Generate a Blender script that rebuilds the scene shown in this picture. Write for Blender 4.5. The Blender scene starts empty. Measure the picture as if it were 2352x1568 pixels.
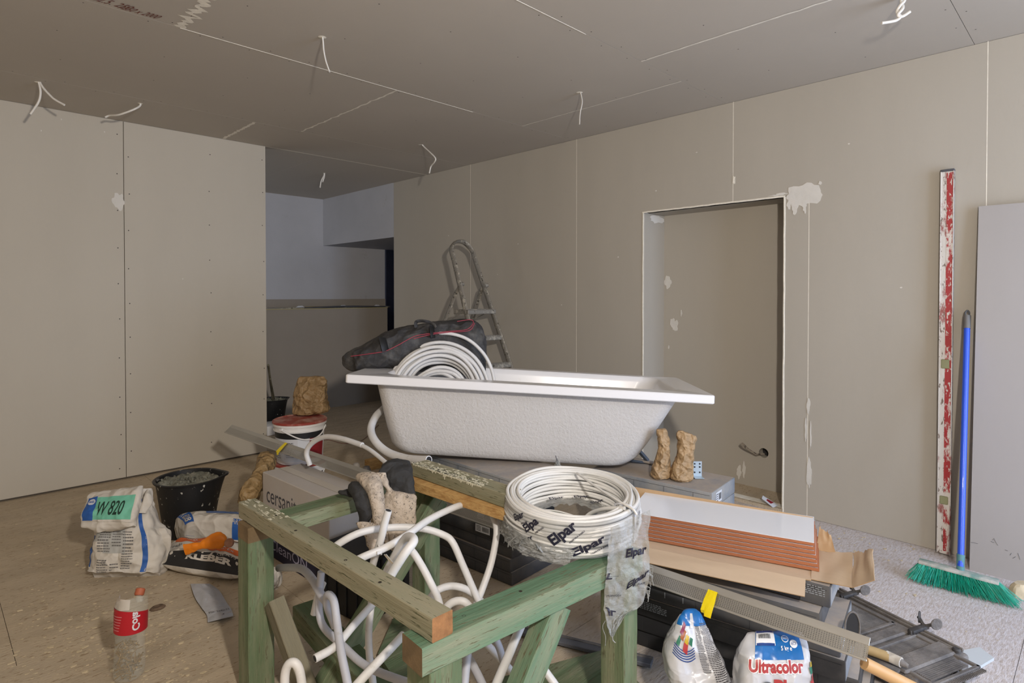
import bpy, bmesh, math, random
from mathutils import Vector, Matrix, noise, Euler
R = math.radians
PI = math.pi
rng = random.Random(7)
scene = bpy.context.scene
COL = scene.collection

# ------------------------------------------------------------------ camera
CAM = Vector((0, 0, 1.2786))
FPX, PPY, YAW, PITCH = 1371.81, 697.8, R(45.157), R(0.781)
FW = Vector((math.cos(YAW)*math.cos(PITCH), math.sin(YAW)*math.cos(PITCH), -math.sin(PITCH)))
RT = Vector((math.sin(YAW), -math.cos(YAW), 0))
UP = RT.cross(FW)
cd = bpy.data.cameras.new('camera'); cam = bpy.data.objects.new('camera', cd); COL.objects.link(cam)
cam.matrix_world = Matrix(((RT.x, UP.x, -FW.x, CAM.x), (RT.y, UP.y, -FW.y, CAM.y), (RT.z, UP.z, -FW.z, CAM.z), (0, 0, 0, 1)))
cd.sensor_width = 36.0; cd.lens = FPX/2352*36.0; cd.shift_y = (PPY-784)/2352; cd.clip_start = .02
scene.camera = cam

# ------------------------------------------------------------------ light
scene.view_settings.view_transform = 'Standard'; scene.view_settings.look = 'None'
scene.view_settings.gamma = 1; scene.view_settings.use_curve_mapping = False
scene.view_settings.exposure = 0.85
w = bpy.data.worlds.new('world'); scene.world = w; w.use_nodes = True
w.node_tree.nodes['Background'].inputs[0].default_value = (.55, .68, 1, 1)
w.node_tree.nodes['Background'].inputs[1].default_value = 1.2

def lamp(name, kind, loc, power, col, size=.1, rot=None, size_y=None, linear=0, spot=None, blend=.5):
    l = bpy.data.lights.new(name, kind); l.color = col; l.energy = power
    if kind == 'AREA':
        l.shape = 'RECTANGLE'; l.size = size; l.size_y = size_y or size
    else: l.shadow_soft_size = size
    if kind == 'SPOT': l.spot_size = spot; l.spot_blend = blend
    if linear:
        l.use_nodes = True; nt = l.node_tree; em = nt.nodes['Emission']
        fo = nt.nodes.new('ShaderNodeLightFalloff'); fo.inputs['Strength'].default_value = linear
        nt.links.new(fo.outputs['Linear'], em.inputs['Strength'])
    o = bpy.data.objects.new(name, l); COL.objects.link(o); o.location = loc
    if rot is not None: o.rotation_euler = rot
    return o
# the work lamp: held high on the right of the photographer
lamp('work_lamp', 'POINT', CAM + RT*.42 + Vector((0, 0, .46)) + FW*(-.05), 31, (1, .92, .83), .05, linear=1.0)
# window light from behind right, then an added fill behind the photographer
lamp('daylight', 'AREA', (2.45, -1.9, 1.25), 44, (.60, .75, 1), 1.7, (R(90), 0, 0), 2.0)
lamp('room_fill', 'AREA', (-1.2, -.4, 2.3), 4, (1, .93, .84), 1.6, (0, R(-22), 0))  # added fill light, stands for no lamp in the room

lamp('alcove_fill', 'AREA', (.3, 6.5, 1.55), 7, (.84, .90, 1), .7, (0, R(-90), 0), 1.2)  # unseen bluish area light added to brighten the alcove
# ------------------------------------------------------------------ pixel to place (2352x1568 frame)
def ray(px, py): return FW + RT*((px-1176)/FPX) - UP*((py-PPY)/FPX)
def at_z(px, py, z):
    d = ray(px, py); return CAM + d*((z-CAM.z)/d.z)
def at_x(px, py, x):
    d = ray(px, py); return CAM + d*(x/d.x)
def at_y(px, py, y):
    d = ray(px, py); return CAM + d*(y/d.y)
def at_d(px, py, t): return CAM + ray(px, py)*t
def on_plane(px, py, p0, n):
    d = ray(px, py); return CAM + d*((Vector(p0)-CAM).dot(n)/d.dot(n))

# ------------------------------------------------------------------ materials
MATS = {}
def srgb(c):
    return tuple(((v/255)/12.92 if v/255 <= .04045 else ((v/255+.055)/1.055)**2.4) for v in c)
def mat(name, col, rough=.6, metal=0, var=.0, vscale=4, bump=0, bscale=60, stretch=(1, 1, 1), dirt=None, dscale=6, damt=.5,
        dsharp=.12, col2=None, trans=0, alpha=1, spec=.5, coat=0, bstretch=None, speck=None, sscale=60, samt=.62, crumple=None):
    """col is the colour as one sees it in the picture (0-255 srgb)"""
    if name in MATS: return MATS[name]
    m = bpy.data.materials.new(name); m.use_nodes = True; nt = m.node_tree; N = nt.nodes; Lk = nt.links
    b = N['Principled BSDF']; c = srgb(col) + (1,)
    b.inputs['Base Color'].default_value = c; b.inputs['Roughness'].default_value = rough
    b.inputs['Metallic'].default_value = metal; b.inputs['Specular IOR Level'].default_value = spec
    b.inputs['Transmission Weight'].default_value = trans; b.inputs['Alpha'].default_value = alpha
    b.inputs['Coat Weight'].default_value = coat
    tc = N.new('ShaderNodeTexCoord'); mp = N.new('ShaderNodeMapping'); mp.inputs['Scale'].default_value = stretch
    Lk.new(tc.outputs['Object'], mp.inputs[0])
    out = None
    def noi(scale, detail=5, rough_=.6, src=mp, off=0):
        n = N.new('ShaderNodeTexNoise'); n.inputs['Scale'].default_value = scale; n.inputs['Detail'].default_value = detail
        n.inputs['Roughness'].default_value = rough_; Lk.new(src.outputs[0], n.inputs['Vector']); return n
    def ramp(src, a, bb):
        r = N.new('ShaderNodeMapRange'); r.inputs['From Min'].default_value = a; r.inputs['From Max'].default_value = bb
        Lk.new(src, r.inputs['Value']); return r.outputs[0]
    def mix(fac, A, B):
        x = N.new('ShaderNodeMix'); x.data_type = 'RGBA'
        if isinstance(fac, (int, float)): x.inputs[0].default_value = fac
        else: Lk.new(fac, x.inputs[0])
        for k, v in ((6, A), (7, B)):
            if isinstance(v, tuple): x.inputs[k].default_value = v
            else: Lk.new(v, x.inputs[k])
        return x.outputs[2]
    cur = c
    if var or col2:
        n = noi(vscale)
        c2 = srgb(col2)+(1,) if col2 else tuple(v*(1-var) for v in c[:3])+(1,)
        c1 = c if col2 else tuple(min(1, v*(1+var*.6)) for v in c[:3])+(1,)
        cur = mix(ramp(n.outputs[0], .32, .68), c2, c1)
    if dirt:
        n = noi(dscale, 8, .7)
        cur = mix(ramp(n.outputs[0], 1-damt-dsharp/2, 1-damt+dsharp/2), cur, srgb(dirt)+(1,))
    if speck:
        n = noi(sscale, 3, .6)
        cur = mix(ramp(n.outputs[0], samt, samt+.05), cur, srgb(speck)+(1,))
    if not isinstance(cur, tuple): Lk.new(cur, b.inputs['Base Color'])
    if bump:
        src = mp
        if bstretch:
            src = N.new('ShaderNodeMapping'); src.inputs['Scale'].default_value = bstretch; Lk.new(tc.outputs['Object'], src.inputs[0])
        n = noi(bscale, 6, .65, src); bp = N.new('ShaderNodeBump'); bp.inputs['Strength'].default_value = bump
        bp.inputs['Distance'].default_value = .01; Lk.new(n.outputs[0], bp.inputs['Height']); Lk.new(bp.outputs[0], b.inputs['Normal'])
    if crumple:      # folded-paper relief: edges of distorted cells at two sizes
        n = noi(crumple[0]*.5, 2, .5); vm = N.new('ShaderNodeVectorMath'); vm.operation = 'SCALE'; vm.inputs[3].default_value = .9/crumple[0]*1.6
        Lk.new(n.outputs['Color'], vm.inputs[0]); va = N.new('ShaderNodeVectorMath'); va.operation = 'ADD'; Lk.new(mp.outputs[0], va.inputs[0]); Lk.new(vm.outputs[0], va.inputs[1])
        hs = []
        for k, wt in ((1, 1), (2.3, .5)):
            vo = N.new('ShaderNodeTexVoronoi'); vo.feature = 'SMOOTH_F1'; vo.inputs['Scale'].default_value = crumple[0]*k; vo.inputs['Smoothness'].default_value = .12
            Lk.new(va.outputs[0], vo.inputs['Vector']); mm = N.new('ShaderNodeMath'); mm.operation = 'MULTIPLY'; mm.inputs[1].default_value = wt/k; Lk.new(vo.outputs['Distance'], mm.inputs[0]); hs.append(mm.outputs[0])
        ad = N.new('ShaderNodeMath'); ad.operation = 'ADD'; Lk.new(hs[0], ad.inputs[0]); Lk.new(hs[1], ad.inputs[1])
        b2 = N.new('ShaderNodeBump'); b2.inputs['Strength'].default_value = crumple[1]; b2.inputs['Distance'].default_value = .6/crumple[0]
        Lk.new(ad.outputs[0], b2.inputs['Height'])
        if bump: Lk.new(bp.outputs[0], b2.inputs['Normal'])
        Lk.new(b2.outputs[0], b.inputs['Normal'])
    MATS[name] = m; return m

def glassy(name, col, alpha=.3, rough=.15, bump=.4):
    m = mat(name, col, rough, alpha=alpha, bump=bump, bscale=25, spec=.8); return m
# ------------------------------------------------------------------ mesh builder (works in world space)
ROOT = {}
def setp(o, label=None, cat=None, group=None, kind=None):
    if label: o['label'] = label
    if cat: o['category'] = cat
    if group: o['group'] = group
    if kind: o['kind'] = kind
    return o
def thing(name, label, cat, loc, group=None):
    o = bpy.data.objects.new(name, None); COL.objects.link(o); o.location = loc; o.empty_display_size = .05
    ROOT[o.name] = Vector(loc); return setp(o, label, cat, group)

_tx = {}
def text2d(s, bold=0.0, shear=0.0, spacing=1.0):
    k = (s, bold, shear, spacing)
    if k not in _tx:
        cu = bpy.data.curves.new('t', 'FONT'); cu.body = s; cu.size = 1; cu.offset = bold; cu.shear = shear; cu.space_character = spacing
        cu.resolution_u = 3; o = bpy.data.objects.new('t', cu); COL.objects.link(o)
        bpy.context.view_layer.update()
        me = bpy.data.meshes.new_from_object(o.evaluated_get(bpy.context.evaluated_depsgraph_get()))
        bpy.data.objects.remove(o)
        bm = bmesh.new(); bm.from_mesh(me); bmesh.ops.triangulate(bm, faces=bm.faces[:])
        for _ in range(3):
            es = [e for e in bm.edges if e.calc_length() > .22]
            if es: bmesh.ops.subdivide_edges(bm, edges=es, cuts=1); bmesh.ops.triangulate(bm, faces=bm.faces[:])
        vs = [v.co.copy() for v in bm.verts]; fs = [[v.index for v in f.verts] for f in bm.faces]; bm.free()
        bpy.data.meshes.remove(me)
        if not vs: _tx[k] = ([], [])
        else:
            x0 = min(v.x for v in vs); x1 = max(v.x for v in vs); y0 = min(v.y for v in vs); y1 = max(v.y for v in vs)
            _tx[k] = ([((v.x-x0)/max(1e-6, x1-x0), (v.y-y0)/max(1e-6, y1-y0)) for v in vs], fs)
    return _tx[k]

class MB:
    def __init__(s, M=None):
        s.v = []; s.f = []; s.m = []; s.mats = []; s.M = M
    def mi(s, m):
        if m not in s.mats: s.mats.append(m)
        return s.mats.index(m)
    def add(s, vs, fs, m, M=None):
        k = len(s.v); M = M or s.M
        for p in vs:
            p = Vector(p); s.v.append(M @ p if M else p)
        i = s.mi(m)
        for f in fs: s.f.append([a+k for a in f]); s.m.append(i)
        return s
    def box(s, c, size, m, bev=0, M=None, segs=1):
        bm = bmesh.new(); bmesh.ops.create_cube(bm, size=1)
        for v in bm.verts: v.co = Vector((v.co.x*size[0], v.co.y*size[1], v.co.z*size[2]))
        if bev: bmesh.ops.bevel(bm, geom=bm.edges[:], offset=bev, segments=segs, affect='EDGES', profile=.5)
        bm.verts.ensure_lookup_table(); bm.verts.index_update()
        vs = [v.co + Vector(c) for v in bm.verts]; fs = [[v.index for v in f.verts] for f in bm.faces]; bm.free()
        return s.add(vs, fs, m, M)
    def poly(s, pts, m, n=None, th=0, M=None):
        """flat outline, with thickness th along n"""
        k = len(pts); vs = [Vector(p) for p in pts]
        if not th: return s.add(vs, [list(range(k))], m, M)
        n = Vector(n).normalized()*th
        fs = [list(range(k)), list(range(2*k-1, k-1, -1))] + [[i, (i+1) % k, (i+1) % k+k, i+k] for i in range(k)]
        return s.add(vs+[p+n for p in vs], [f[::-1] for f in fs], m, M)
    def grid(s, fn, nu, nv, m, M=None, closeu=False, flip=False):
        vs = []; fs = []; cu = nu if closeu else nu+1
        for j in range(nv+1):
            for i in range(cu): vs.append(fn(i/nu, j/nv))
        for j in range(nv):
            for i in range(nu):
                a = j*cu+i; b = j*cu+(i+1) % cu; q = [a, b, b+cu, a+cu]
                fs.append(q[::-1] if flip else q)
        return s.add(vs, fs, m, M)
    def tube(s, pts, r, m, seg=8, cap=True, closed=False, M=None, flat=1.0, up=None):
        pts = [Vector(p) for p in pts]; n = len(pts); rs = r if isinstance(r, (list, tuple)) else [r]*n
        T = []
        for i in range(n):
            if closed: t = pts[(i+1) % n]-pts[i-1]
            else: t = pts[min(n-1, i+1)]-pts[max(0, i-1)]
            T.append(t.normalized() if t.length > 1e-9 else Vector((0, 0, 1)))
        a = Vector(up) if up else (Vector((0, 0, 1)) if abs(T[0].z) < .9 else Vector((1, 0, 0)))
        vs = []; fs = []; nn = (a - T[0]*a.dot(T[0])).normalized()
        for i in range(n):
            nn = (nn - T[i]*nn.dot(T[i])); nn = nn.normalized() if nn.length > 1e-6 else T[i].orthogonal().normalized()
            bb = T[i].cross(nn)
            for k in range(seg):
                th = 2*PI*k/seg; vs.append(pts[i] + nn*(math.cos(th)*rs[i]*flat) + bb*(math.sin(th)*rs[i]))
        for i in range(n if closed else n-1):
            j = (i+1) % n
            for k in range(seg):
                l = (k+1) % seg; fs.append([i*seg+k, i*seg+l, j*seg+l, j*seg+k])
        if cap and not closed: fs.append(list(range(seg))[::-1]); fs.append([(n-1)*seg+k for k in range(seg)])
        return s.add(vs, fs, m, M)
    def lathe(s, prof, m, seg=24, c=(0, 0, 0), M=None, cap0=True, cap1=True, sx=1, sy=1):
        vs = []; fs = []; c = Vector(c)
        for (r, z) in prof:
            for k in range(seg):
                th = 2*PI*k/seg; vs.append(c+Vector((r*math.cos(th)*sx, r*math.sin(th)*sy, z)))
        for i in range(len(prof)-1):
            for k in range(seg):
                l = (k+1) % seg; fs.append([i*seg+k, i*seg+l, (i+1)*seg+l, (i+1)*seg+k])
        if cap0: fs.append(list(range(seg))[::-1])
        if cap1: fs.append([(len(prof)-1)*seg+k for k in range(seg)])
        return s.add(vs, fs, m, M)
    def text(s, txt, fn, m, bold=0.0, shear=0.0, spacing=1.0, M=None):
        """fn(u, v) places the text's unit square"""
        vs, fs = text2d(txt, bold, shear, spacing)
        return s.add([fn(a, b) for a, b in vs], fs, m, M)
    def label(s, o, ux, uy, txt, m, M=None, **k):
        o, ux, uy = Vector(o), Vector(ux), Vector(uy)
        return s.text(txt, lambda u, v: o+ux*u+uy*v, m, M=M, **k)
    def build(s, name, parent=None, matrix=None, smooth=40, origin=None, **props):
        me = bpy.data.meshes.new(name)
        if matrix is None:
            xs = [p.x for p in s.v]; ys = [p.y for p in s.v]; zs = [p.z for p in s.v]
            o0 = Vector(origin) if origin is not None else Vector(((min(xs)+max(xs))/2, (min(ys)+max(ys))/2, min(zs)))
            vs = [p-o0 for p in s.v]; MW = Matrix.Translation(o0)
        else: vs = s.v; MW = matrix
        me.from_pydata(vs, [], s.f); 
        for m in s.mats: me.materials.append(m)
        me.polygons.foreach_set('material_index', s.m); me.update()
        if smooth:
            me.polygons.foreach_set('use_smooth', [True]*len(me.polygons))
            me.set_sharp_from_angle(angle=R(smooth))
        o = bpy.data.objects.new(name, me); COL.objects.link(o)
        if parent is not None:
            o.parent = parent; base = wm(parent)
            o.matrix_basis = base.inverted() @ MW
        else: o.matrix_basis = MW
        setp(o, props.get('label'), props.get('cat'), props.get('group'), props.get('kind'))
        return o
def wm(o):
    M = o.matrix_basis.copy()
    return wm(o.parent) @ M if o.parent else M

def smooth_path(pts, n=6, closed=False):
    pts = [Vector(p) for p in pts]; out = []; k = len(pts)
    for i in range(k if closed else k-1):
        p0 = pts[i-1] if (i > 0 or closed) else pts[0]*2-pts[1]
        p1 = pts[i]; p2 = pts[(i+1) % k]
        p3 = pts[(i+2) % k] if (i+2 < k or closed) else pts[-1]*2-pts[-2]
        for j in range(n):
            t = j/n
            out.append(.5*((2*p1)+(p2-p0)*t+(2*p0-5*p1+4*p2-p3)*t*t+(3*p1-p0-3*p2+p3)*t**3))
    if not closed: out.append(pts[-1])
    return out
def orient(xd, zd=(0, 0, 1), loc=(0, 0, 0)):
    x = Vector(xd).normalized(); z = Vector(zd); y = z.cross(x).normalized(); z = x.cross(y)
    return Matrix(((x.x, y.x, z.x, loc[0]), (x.y, y.y, z.y, loc[1]), (x.z, y.z, z.z, loc[2]), (0, 0, 0, 1)))
def ridge(p, sc, seed=0):
    p = Vector(p)*sc + Vector((seed*7.3, seed*3.1, seed*1.7))
    a = 1-abs(noise.noise(p))*2.2; b = 1-abs(noise.noise(p*2.1+Vector((5, 9, 2))))*2.2
    return (a*abs(a)*.65 + b*abs(b)*.35)
def facet(p, sc, seed=0):
    """paper-like crumple: distance pattern of voronoi cells"""
    p = Vector(p)*sc + Vector((seed*5.3, seed*2.1, seed*3.7))
    d, _ = noise.voronoi(p, distance_metric='DISTANCE', exponent=2.5)
    return d[1]-d[0]
class Loft:
    """rings = (centre, a, b, angle, power): lofted, crumpled skin. S(u,v,off) reads its surface back for prints"""
    def __init__(s, rings, nseg=48, nv=40, amp=.006, sc=9, seed=1, fac=.5, ampf=None):
        s.nseg = nseg; s.nv = nv; s.P = []
        k = len(rings)-1
        def lerp(t):
            x = t*k; i = min(k-1, int(x)); q = x-i; q2 = q
            A, B = rings[i], rings[i+1]
            c = Vector(A[0]).lerp(Vector(B[0]), q2)
            if 0 < k:
                Pm = rings[i-1] if i > 0 else A; Pn = rings[i+2] if i+2 <= k else B
                def cr(a0, a1, a2, a3): return .5*((2*a1)+(a2-a0)*q+(2*a0-5*a1+4*a2-a3)*q*q+(3*a1-a0-3*a2+a3)*q**3)
                c = Vector(tuple(cr(Vector(Pm[0])[j], Vector(A[0])[j], Vector(B[0])[j], Vector(Pn[0])[j]) for j in range(3)))
                return c, max(.0005, cr(Pm[1], A[1], B[1], Pn[1])), max(.0005, cr(Pm[2], A[2], B[2], Pn[2])), A[3]+(B[3]-A[3])*q, A[4]+(B[4]-A[4])*q
        for j in range(nv+1):
            c, a, b, ang, pw = lerp(j/nv); row = []
            for i in range(nseg):
                th = 2*PI*i/nseg; co, si = math.cos(th), math.sin(th)
                x = a*math.copysign(abs(co)**(2/pw), co); y = b*math.copysign(abs(si)**(2/pw), si)
                row.append(c+Vector((x*math.cos(ang)-y*math.sin(ang), x*math.sin(ang)+y*math.cos(ang), 0)))
            s.P.append(row)
        if amp:
            N = [[s.nrm(i, j) for i in range(nseg)] for j in range(nv+1)]
            for j in range(nv+1):
                am = amp*(ampf(j/nv) if ampf else 1)
                for i in range(nseg):
                    p = s.P[j][i]; d = ridge(p, sc, seed)*(1-fac)+(facet(p, sc*1.1, seed)*2-.6)*fac
                    s.P[j][i] = p + N[j][i]*d*am
    def nrm(s, i, j):
        n = s.nseg; du = s.P[j][(i+1) % n]-s.P[j][i-1]; dv = s.P[min(s.nv, j+1)][i]-s.P[max(0, j-1)][i]
        q = du.cross(dv); return q.normalized() if q.length > 1e-12 else Vector((0, 0, 1))
    pw = None
    def S(s, u, v, off=0):
        if s.pw and .5 <= u <= 1:      # even spacing across the front
            x = max(-1, min(1, (u-.75)*4)); lo, hi = 0.0, PI
            for _ in range(18):
                q = (lo+hi)/2; co = math.cos(q); xx = co*(abs(co)**s.pw+math.sin(q)**s.pw)**(-1/s.pw)
                if xx > x: lo = q
                else: hi = q
            u = 1-lo/(2*PI)
        x = (u % 1)*s.nseg; y = max(0, min(.99999, v))*s.nv; i = int(x) % s.nseg; j = int(y); fx = x-int(x); fy = y-j; i2 = (i+1) % s.nseg
        p = (s.P[j][i]*(1-fx)+s.P[j][i2]*fx)*(1-fy)+(s.P[j+1][i]*(1-fx)+s.P[j+1][i2]*fx)*fy
        return p + s.nrm(i if fx < .5 else i2, j if fy < .5 else j+1)*off if off else p
    def into(s, mb, m, cap0=True, cap1=True, M=None):
        vs = [p for row in s.P for p in row]; n = s.nseg; fs = []
        for j in range(s.nv):
            for i in range(n): k = (i+1) % n; fs.append([j*n+i, j*n+k, (j+1)*n+k, (j+1)*n+i])
        if cap0: fs.append(list(range(n))[::-1])
        if cap1: fs.append([s.nv*n+i for i in range(n)])
        mb.add(vs, fs, m, M)
    def patch(s, mb, u0, u1, v0, v1, m, off=.0008, nu=None, nv=None):
        nu = nu or max(2, int(abs(u1-u0)*s.nseg*1.5)); nv = nv or max(2, int(abs(v1-v0)*s.nv*1.5))
        mb.grid(lambda a, b: s.S(u0+(u1-u0)*a, v0+(v1-v0)*b, off), nu, nv, m, flip=u1 < u0)
    def words(s, mb, txt, u0, u1, v0, v1, m, off=.0014, **k):
        mb.text(txt, lambda a, b: s.S(u0+(u1-u0)*a, v0+(v1-v0)*b, off), m, **k)

def rows_loft(rows, nseg=48, nv=40, amp=.004, sc=12, seed=1, fac=.5, pw=2.4, ampf=None):
    """rows bottom to top: (left point, right point, half thickness). u: .5 left, .75 front, 1 right"""
    L = Loft.__new__(Loft); L.pw = pw; L.nseg = nseg; L.nv = nv; L.P = []
    A = smooth_path([r[0] for r in rows], 8); B = smooth_path([r[1] for r in rows], 8); T = smooth_path([(r[2], 0, 0) for r in rows], 8)
    up = Vector((0, 0, 1)); n = len(A)-1
    def get(X, t): x = t*n; i = min(n-1, int(x)); return X[i].lerp(X[i+1], x-i)
    for j in range(nv+1):
        t = j/nv; a, b, th = get(A, t), get(B, t), max(.0008, get(T, t).x); c = (a+b)/2; hx = (b-a)/2
        t0 = (get(A, max(0, t-.04))+get(B, max(0, t-.04)))/2; t1 = (get(A, min(1, t+.04))+get(B, min(1, t+.04)))/2
        ax = (t1-t0).normalized(); N = ax.cross(hx.normalized())
        if N.length < 1e-3: N = Vector((FW.x, FW.y, 0))
        N.normalize(); N = N if N.dot(FW) > 0 else -N
        row = []
        for i in range(nseg):
            q = 2*PI*i/nseg; co, si = math.cos(q), math.sin(q)
            rr_ = (abs(co)**pw+abs(si)**pw)**(-1/pw); row.append(c+hx*rr_*co+N*th*rr_*si)
        L.P.append(row)
    if amp:
        NN = [[L.nrm(i, j) for i in range(nseg)] for j in range(nv+1)]
        for j in range(nv+1):
            am = amp*(ampf(j/nv) if ampf else 1)
            for i in range(nseg):
                p = L.P[j][i]; d = ridge(p, sc, seed)*(1-fac)+((facet(p, sc*1.1, seed)*2-.6)+(facet(p, sc*2.6, seed+3)*2-.6)*.4)*fac; L.P[j][i] = p + NN[j][i]*d*am
    return L
def prow(y, x0, x1, d, th, d1=None): return (at_d(x0, y, d), at_d(x1, y, d1 or d), th)
H = 2.4872; XR = 3.616; YL = 4.845; YB = 7.0; YLO = 6.3
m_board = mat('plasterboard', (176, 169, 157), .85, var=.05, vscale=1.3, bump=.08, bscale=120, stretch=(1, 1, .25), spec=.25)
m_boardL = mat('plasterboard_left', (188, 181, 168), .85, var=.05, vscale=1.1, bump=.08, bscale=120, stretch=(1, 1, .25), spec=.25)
m_ceil = mat('plasterboard_ceiling', (186, 178, 167), .9, var=.04, vscale=.8, bump=.05, bscale=90, spec=.2)
m_gap = mat('joint_gap', (84, 76, 66), .9)
m_fill = mat('joint_filler', (236, 230, 216), .85, var=.1, vscale=30, bump=.3, bscale=90)
m_patch = mat('plaster_patch', (212, 208, 200), .8, var=.05, vscale=14, bump=.2, bscale=40)
m_screw = mat('screw_head', (52, 46, 42), .6)
m_pale = mat('painted_plaster', (180, 180, 184), .85, var=.06, vscale=2, bump=.12, bscale=50, dirt=(140, 130, 118), dscale=3, damt=.3)
m_lower = mat('bare_board_dark', (150, 142, 132), .9, var=.06, vscale=1.5)
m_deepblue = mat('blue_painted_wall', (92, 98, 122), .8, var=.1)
m_dark = mat('dark_recess', (46, 44, 44), .9)
m_floor = mat('floor_boards', (188, 172, 148), .8, var=.24, vscale=6, bump=.45, bscale=90, dirt=(200, 184, 160), dscale=2.2, damt=.48,
              dsharp=.35, speck=(160, 140, 114), sscale=70, samt=.60, spec=.3, stretch=(.5, 1.6, 1))
def dust_and_daylight(m):      # plaster dust at the right of the floor, bluish daylight put into its colour
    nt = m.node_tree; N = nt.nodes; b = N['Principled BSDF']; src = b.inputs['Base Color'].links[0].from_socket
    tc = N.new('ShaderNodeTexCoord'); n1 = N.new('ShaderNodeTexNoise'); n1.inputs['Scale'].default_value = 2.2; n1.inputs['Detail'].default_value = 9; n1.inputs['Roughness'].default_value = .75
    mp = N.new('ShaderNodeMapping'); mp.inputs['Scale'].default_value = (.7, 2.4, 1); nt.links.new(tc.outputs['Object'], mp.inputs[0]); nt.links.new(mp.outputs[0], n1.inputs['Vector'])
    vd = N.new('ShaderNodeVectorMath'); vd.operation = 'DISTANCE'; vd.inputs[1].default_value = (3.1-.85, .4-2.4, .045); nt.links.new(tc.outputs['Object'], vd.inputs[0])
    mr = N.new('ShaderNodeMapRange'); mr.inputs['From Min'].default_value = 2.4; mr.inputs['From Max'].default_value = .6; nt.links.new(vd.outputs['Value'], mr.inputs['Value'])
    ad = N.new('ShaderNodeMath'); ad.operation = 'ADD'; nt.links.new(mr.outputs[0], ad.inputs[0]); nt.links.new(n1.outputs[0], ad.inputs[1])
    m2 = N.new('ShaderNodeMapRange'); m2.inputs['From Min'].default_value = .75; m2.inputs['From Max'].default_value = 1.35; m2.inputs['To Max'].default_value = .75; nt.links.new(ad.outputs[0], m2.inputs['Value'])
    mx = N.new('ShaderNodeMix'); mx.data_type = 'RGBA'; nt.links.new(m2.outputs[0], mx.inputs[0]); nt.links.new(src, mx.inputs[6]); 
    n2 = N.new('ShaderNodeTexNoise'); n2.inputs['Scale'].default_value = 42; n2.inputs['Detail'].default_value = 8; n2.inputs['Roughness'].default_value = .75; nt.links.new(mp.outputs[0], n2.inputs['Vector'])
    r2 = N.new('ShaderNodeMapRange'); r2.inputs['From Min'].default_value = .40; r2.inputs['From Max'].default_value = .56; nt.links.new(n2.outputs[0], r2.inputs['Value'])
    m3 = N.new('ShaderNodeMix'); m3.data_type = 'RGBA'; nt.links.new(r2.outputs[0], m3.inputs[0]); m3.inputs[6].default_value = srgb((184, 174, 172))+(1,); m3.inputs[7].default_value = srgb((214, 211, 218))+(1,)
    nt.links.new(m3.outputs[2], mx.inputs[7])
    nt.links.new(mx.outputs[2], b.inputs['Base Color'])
dust_and_daylight(m_floor)
m_debris = mat('plaster_crumbs', (206, 190, 160), .9, var=.2, vscale=30)

def boards(mb, plane, val, out, lst, m, gap=.0016, th=.0125):
    """lst of outlines (a, z); plane 'x': wall at x=val, a = y; plane 'y': wall at y=val, a = x; 'z': a=(x), b=(y)"""
    for pts in lst:
        cx = sum(p[0] for p in pts)/len(pts); n = len(pts); q = []
        area = sum(pts[i][0]*pts[(i+1) % n][1]-pts[(i+1) % n][0]*pts[i][1] for i in range(n))
        if area < 0: pts = pts[::-1]
        for i in range(n):
            a, b, c = Vector(pts[i-1]), Vector(pts[i]), Vector(pts[(i+1) % n])
            d1 = (b-a).normalized(); d2 = (c-b).normalized(); n1 = Vector((-d1.y, d1.x)); n2 = Vector((-d2.y, d2.x))
            q.append(b+(n1+n2)*gap)
        if plane == 'x': P = [Vector((val, p.x, p.y)) for p in q]; N = Vector((1, 0, 0))
        elif plane == 'y': P = [Vector((p.x, val, p.y)) for p in q]; N = Vector((0, 1, 0))
        else: P = [Vector((p.x, p.y, val)) for p in q]; N = Vector((0, 0, 1))
        bm = bmesh.new(); vs = [bm.verts.new(p) for p in P]; f = bm.faces.new(vs)
        r = bmesh.ops.extrude_face_region(bm, geom=[f]); ev = [g for g in r['geom'] if isinstance(g, bmesh.types.BMVert)]
        for v in ev: v.co += N*th*(-out)
        bmesh.ops.recalc_face_normals(bm, faces=bm.faces[:]); bm.verts.index_update()
        mb.add([v.co.copy() for v in bm.verts], [[v.index for v in ff.verts] for ff in bm.faces], m); bm.free()
def blob(cx, cy, rx, ry, seed, n=26, rough=.35):
    r2 = random.Random(seed); out = []
    for i in range(n):
        t = 2*PI*i/n; k = 1+rough*noise.noise(Vector((math.cos(t)*1.8+seed, math.sin(t)*1.8, seed*3.3)))*1.8+r2.uniform(-.06, .06)
        out.append((cx+math.cos(t)*rx*k, cy+math.sin(t)*ry*k))
    return out
def screws(mb, plane, val, out, pts, r=.0042):
    for a, b in pts:
        vs = []
        for i in range(6):
            t = PI/3*i; u, v = a+r*math.cos(t), b+r*math.sin(t)
            vs.append((val+out*.0004, u, v) if plane == 'x' else ((u, val+out*.0004, v) if plane == 'y' else (u, v, val+out*.0004)))
        mb.add(vs, [list(range(6))], m_screw)

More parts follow.
